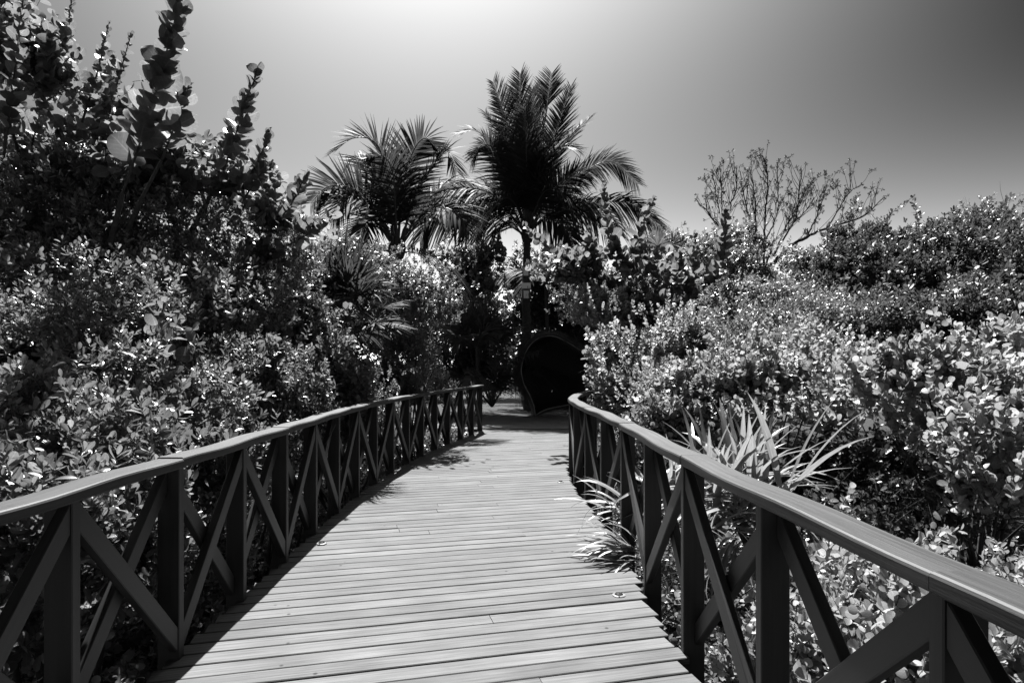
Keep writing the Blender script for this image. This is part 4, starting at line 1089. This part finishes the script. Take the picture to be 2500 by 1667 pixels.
# ------------------------------------------------------------------ bare tree
def z3(x, y): return (1650 + x * 0.3827, 350 + y * 0.3827)
DB = 18.0
bx, by = z3(560, 800); bb = at(bx, by, DB)
bare = Leafy("bare_tree", "nearly leafless tree with fine branches and bud clusters against the sky", "tree", (bb.x, DB, -0.05), 'palm', 'dark_bark')
bare.limb(catmull([(bb.x + 0.2, DB, -0.1), (bb.x + 0.1, DB, 2.0), (bb.x, DB, bb.z)], 6), 0.12, 0.075, 8, 0.04, 'trunk')
tips = []
def limb(pl, r0, r1, dz, nt):
    n = len(pl); pts = [tuple(at(*z3(x, y), DB + dz * i / (n - 1))) for i, (x, y) in enumerate(pl)]
    C = resample(catmull(pts, 6), step=0.12); C[1:-1] += RNG.normal(0, 0.012, C[1:-1].shape)
    bare.limb(C, r0, r1, 6)
    tips.append((C[-1], nrm(C[-1] - C[-4])))
    for k in range(nt):
        i = int(RNG.uniform(0.3, 0.97) * (len(C) - 2)); t = nrm(C[i + 1] - C[i])
        sd = nrm(RNG.normal(size=3) * np.array([1, .6, .5])); d = nrm(t * 0.7 + sd * 0.6 + np.array([0, 0, 0.55]))
        L = RNG.uniform(0.25, 0.9); e = C[i] + d * L + np.array([0, 0, 0.08 * L])
        mid = C[i] * 0.5 + e * 0.5 + RNG.normal(0, 0.03, 3) - np.array([0, 0, 0.05 * L])
        tw = catmull([C[i], mid, e], 3); bare.tubes.add(tw, 0.009, 0.004, 4); tips.append((e, d))
        for q in range(RNG.integers(0, 3)):
            p = mid * 0.4 + e * 0.6; d2 = nrm(d + RNG.normal(0, 0.5, 3)); e2 = p + d2 * RNG.uniform(0.1, 0.3)
            bare.tubes.add(np.array([p, e2]), 0.006, 0.004, 4); tips.append((e2, d2))
for pl, r0, dz, nt in [([(575, 810), (700, 690), (830, 600), (1000, 530), (1180, 470), (1330, 345)], 0.06, -0.4, 22), ([(490, 780), (510, 560), (500, 330), (475, 170)], 0.04, 0.5, 16),
                       ([(475, 815), (350, 620), (250, 500), (140, 370)], 0.045, 0.2, 14), ([(570, 790), (620, 640), (700, 560), (820, 440), (880, 350)], 0.035, 0.8, 16),
                       ([(560, 780), (570, 480), (590, 250), (565, 100)], 0.035, -0.6, 18), ([(500, 720), (600, 560), (650, 400), (645, 130)], 0.03, 0.9, 14),
                       ([(400, 690), (330, 500), (380, 300), (390, 150)], 0.03, -0.5, 14), ([(620, 720), (760, 480), (790, 300), (800, 170)], 0.03, -0.9, 14),
                       ([(830, 600), (900, 470), (920, 330), (980, 300)], 0.022, 0.6, 12), ([(960, 545), (1050, 400), (1120, 300), (1185, 265)], 0.022, 0.4, 12),
                       ([(300, 560), (290, 350), (285, 170)], 0.022, 0.5, 10), ([(520, 560), (450, 420), (410, 180)], 0.022, -0.7, 10), ([(650, 650), (720, 500), (830, 300), (835, 290)], 0.02, 0.7, 10),
                       ([(330, 600), (280, 440), (235, 200)], 0.02, 0.9, 8)]:
    limb(pl, r0, 0.011, dz, int(nt * 1.5))
tp = np.array([t[0] for t in tips]); td = np.array([t[1] for t in tips])
bare.clusters(tp, td, OV, 0.07, 6, 0.03, spread=(10, 100))
sel = RNG.uniform(size=len(tp)) < 0.25
bare.clusters(tp[sel] - td[sel] * 0.12 + RNG.normal(0, 0.015, (sel.sum(), 3)), td[sel], OV, 0.05, 4, 0.03, spread=(10, 100))

# ------------------------------------------------------------------ straw-edged teardrop arch
DH = 18.25
rim_px = [(1307, 1014), (1303, 989), (1292, 962), (1280, 939), (1273.5, 914), (1273, 898), (1277, 876), (1286, 855), (1299, 837), (1318, 824), (1337, 820), (1357, 822), (1378, 831), (1402, 845),
          (1430, 864), (1451, 885), (1459, 905), (1452, 928), (1435, 959), (1415, 979), (1390, 987.5), (1360, 993), (1334, 999), (1317, 1007), (1307, 1014)]
rimP = np.array([at(x, y, DH) for x, y in rim_px])
rimP[:, 1] += 0.25 * (rimP[:, 0] - rimP[:, 0].mean()) * 0.3
rimC = catmull([tuple(p) for p in rimP], 5); rimC = rimC[:-1]
arch = tag(empty("straw_arch", (0.68, DH, 0.0)), "teardrop-shaped straw hut mouth with thin pale rim at the end of the boardwalk", "hut")
tb = Tubes(); tb.add(np.vstack([rimC, rimC[:2]]), 0.014, 0.014, 6); tb.build("rim", M['rim'], arch)
ctr = rimC.mean(0); nR = len(rimC)
layers = []
for s_, dep in ((1.03, -0.03), (1.10, 0.10), (1.13, 0.6), (1.08, 1.2), (0.85, 1.9), (0.45, 2.4), (0.05, 2.5)):
    q = ctr + (rimC - ctr) * s_; q[:, 1] = rimC[:, 1] + dep; q[:, 2] = np.maximum(q[:, 2], 0.015 + 0.01 * s_)
    layers.append(q)
V = np.concatenate(layers); i = np.arange(len(layers) - 1)[:, None] * nR; j = np.arange(nR)[None]; k = (j + 1) % nR
Q = np.stack([i + j, i + k, i + nR + k, i + nR + j], -1).reshape(-1, 4)
obj("shell", mesh_np("shell", V, quads=Q, smooth=True), M['thatch'], arch)
tb = Tubes(); ns = 2600
ui = RNG.integers(0, nR, ns); base = rimC[ui]; outd = nrm((base - ctr) * np.array([1, 0, 1])); tang = nrm(rimC[(ui + 1) % nR] - base)
tang *= np.where(tang[:, 2:3] > 0, -1, 1)                       # strands run downwards
p0 = base + outd * RNG.uniform(0.0, 0.2, (ns, 1)); p0[:, 1] += RNG.uniform(-0.04, 0.7, ns)
keep = p0[:, 2] > 0.75
p0, outd, tang = p0[keep], outd[keep], tang[keep]; n_ = len(p0)
p1 = p0 + (tang * 0.8 + outd * 0.10 + np.array([0, 0, -0.35]) + RNG.normal(0, 0.12, (n_, 3))) * RNG.uniform(0.25, 0.6, (n_, 1))
p1[:, 2] = np.maximum(p1[:, 2], 0.05)
tb.add_many(p0, p1, 0.0045, 0.0025)
o = tb.build("straw", M['straw'], arch); o["kind"] = "stuff"

# ------------------------------------------------------------------ finish: the nearest visible leaves become parts of their own
W_, H_ = 640, 427
zb = np.full((H_, W_), 1e9)
def project(P):
    d = np.maximum(P[:, 1], 0.05); x = (CX + P[:, 0] / d * F) * W_ / 2500; y = (YH - (P[:, 2] - CAMH) / d * F) * H_ / 1667
    ok = (P[:, 1] > 0.3) & (x >= 1) & (x < W_ - 2) & (y >= 1) & (y < H_ - 2)
    return x.astype(int), y.astype(int), ok
for lf in FOLIAGE:
    for gi, P, S in lf.project_leaves():
        x, y, ok = project(P); rad = np.clip((S / np.maximum(P[:, 1], .1) * F * W_ / 2500 * 0.3).astype(int), 0, 3)
        for r in range(0, 4):
            k = ok & (rad == r)
            if not k.any(): continue
            for dy in range(-r, r + 1):
                for dx in range(-r, r + 1):
                    np.minimum.at(zb, (np.clip(y[k] + dy, 0, H_ - 1), np.clip(x[k] + dx, 0, W_ - 1)), P[k, 1])
for lf in FOLIAGE:
    chosen = {}
    if lf.parts:
        cand = []
        for gi, P, S in lf.project_leaves():
            x, y, ok = project(P); size = S / np.maximum(P[:, 1], .1) * F
            idx = np.nonzero(ok & (size > 10))[0]
            vis = P[idx, 1] <= zb[y[idx], x[idx]] + 0.03
            cand += [(size[i], gi, i) for i in idx[vis]]
        cand.sort(reverse=True)
        for s_, gi, i in cand[:lf.parts]: chosen.setdefault(gi, []).append(i)
    lf.finish(chosen)
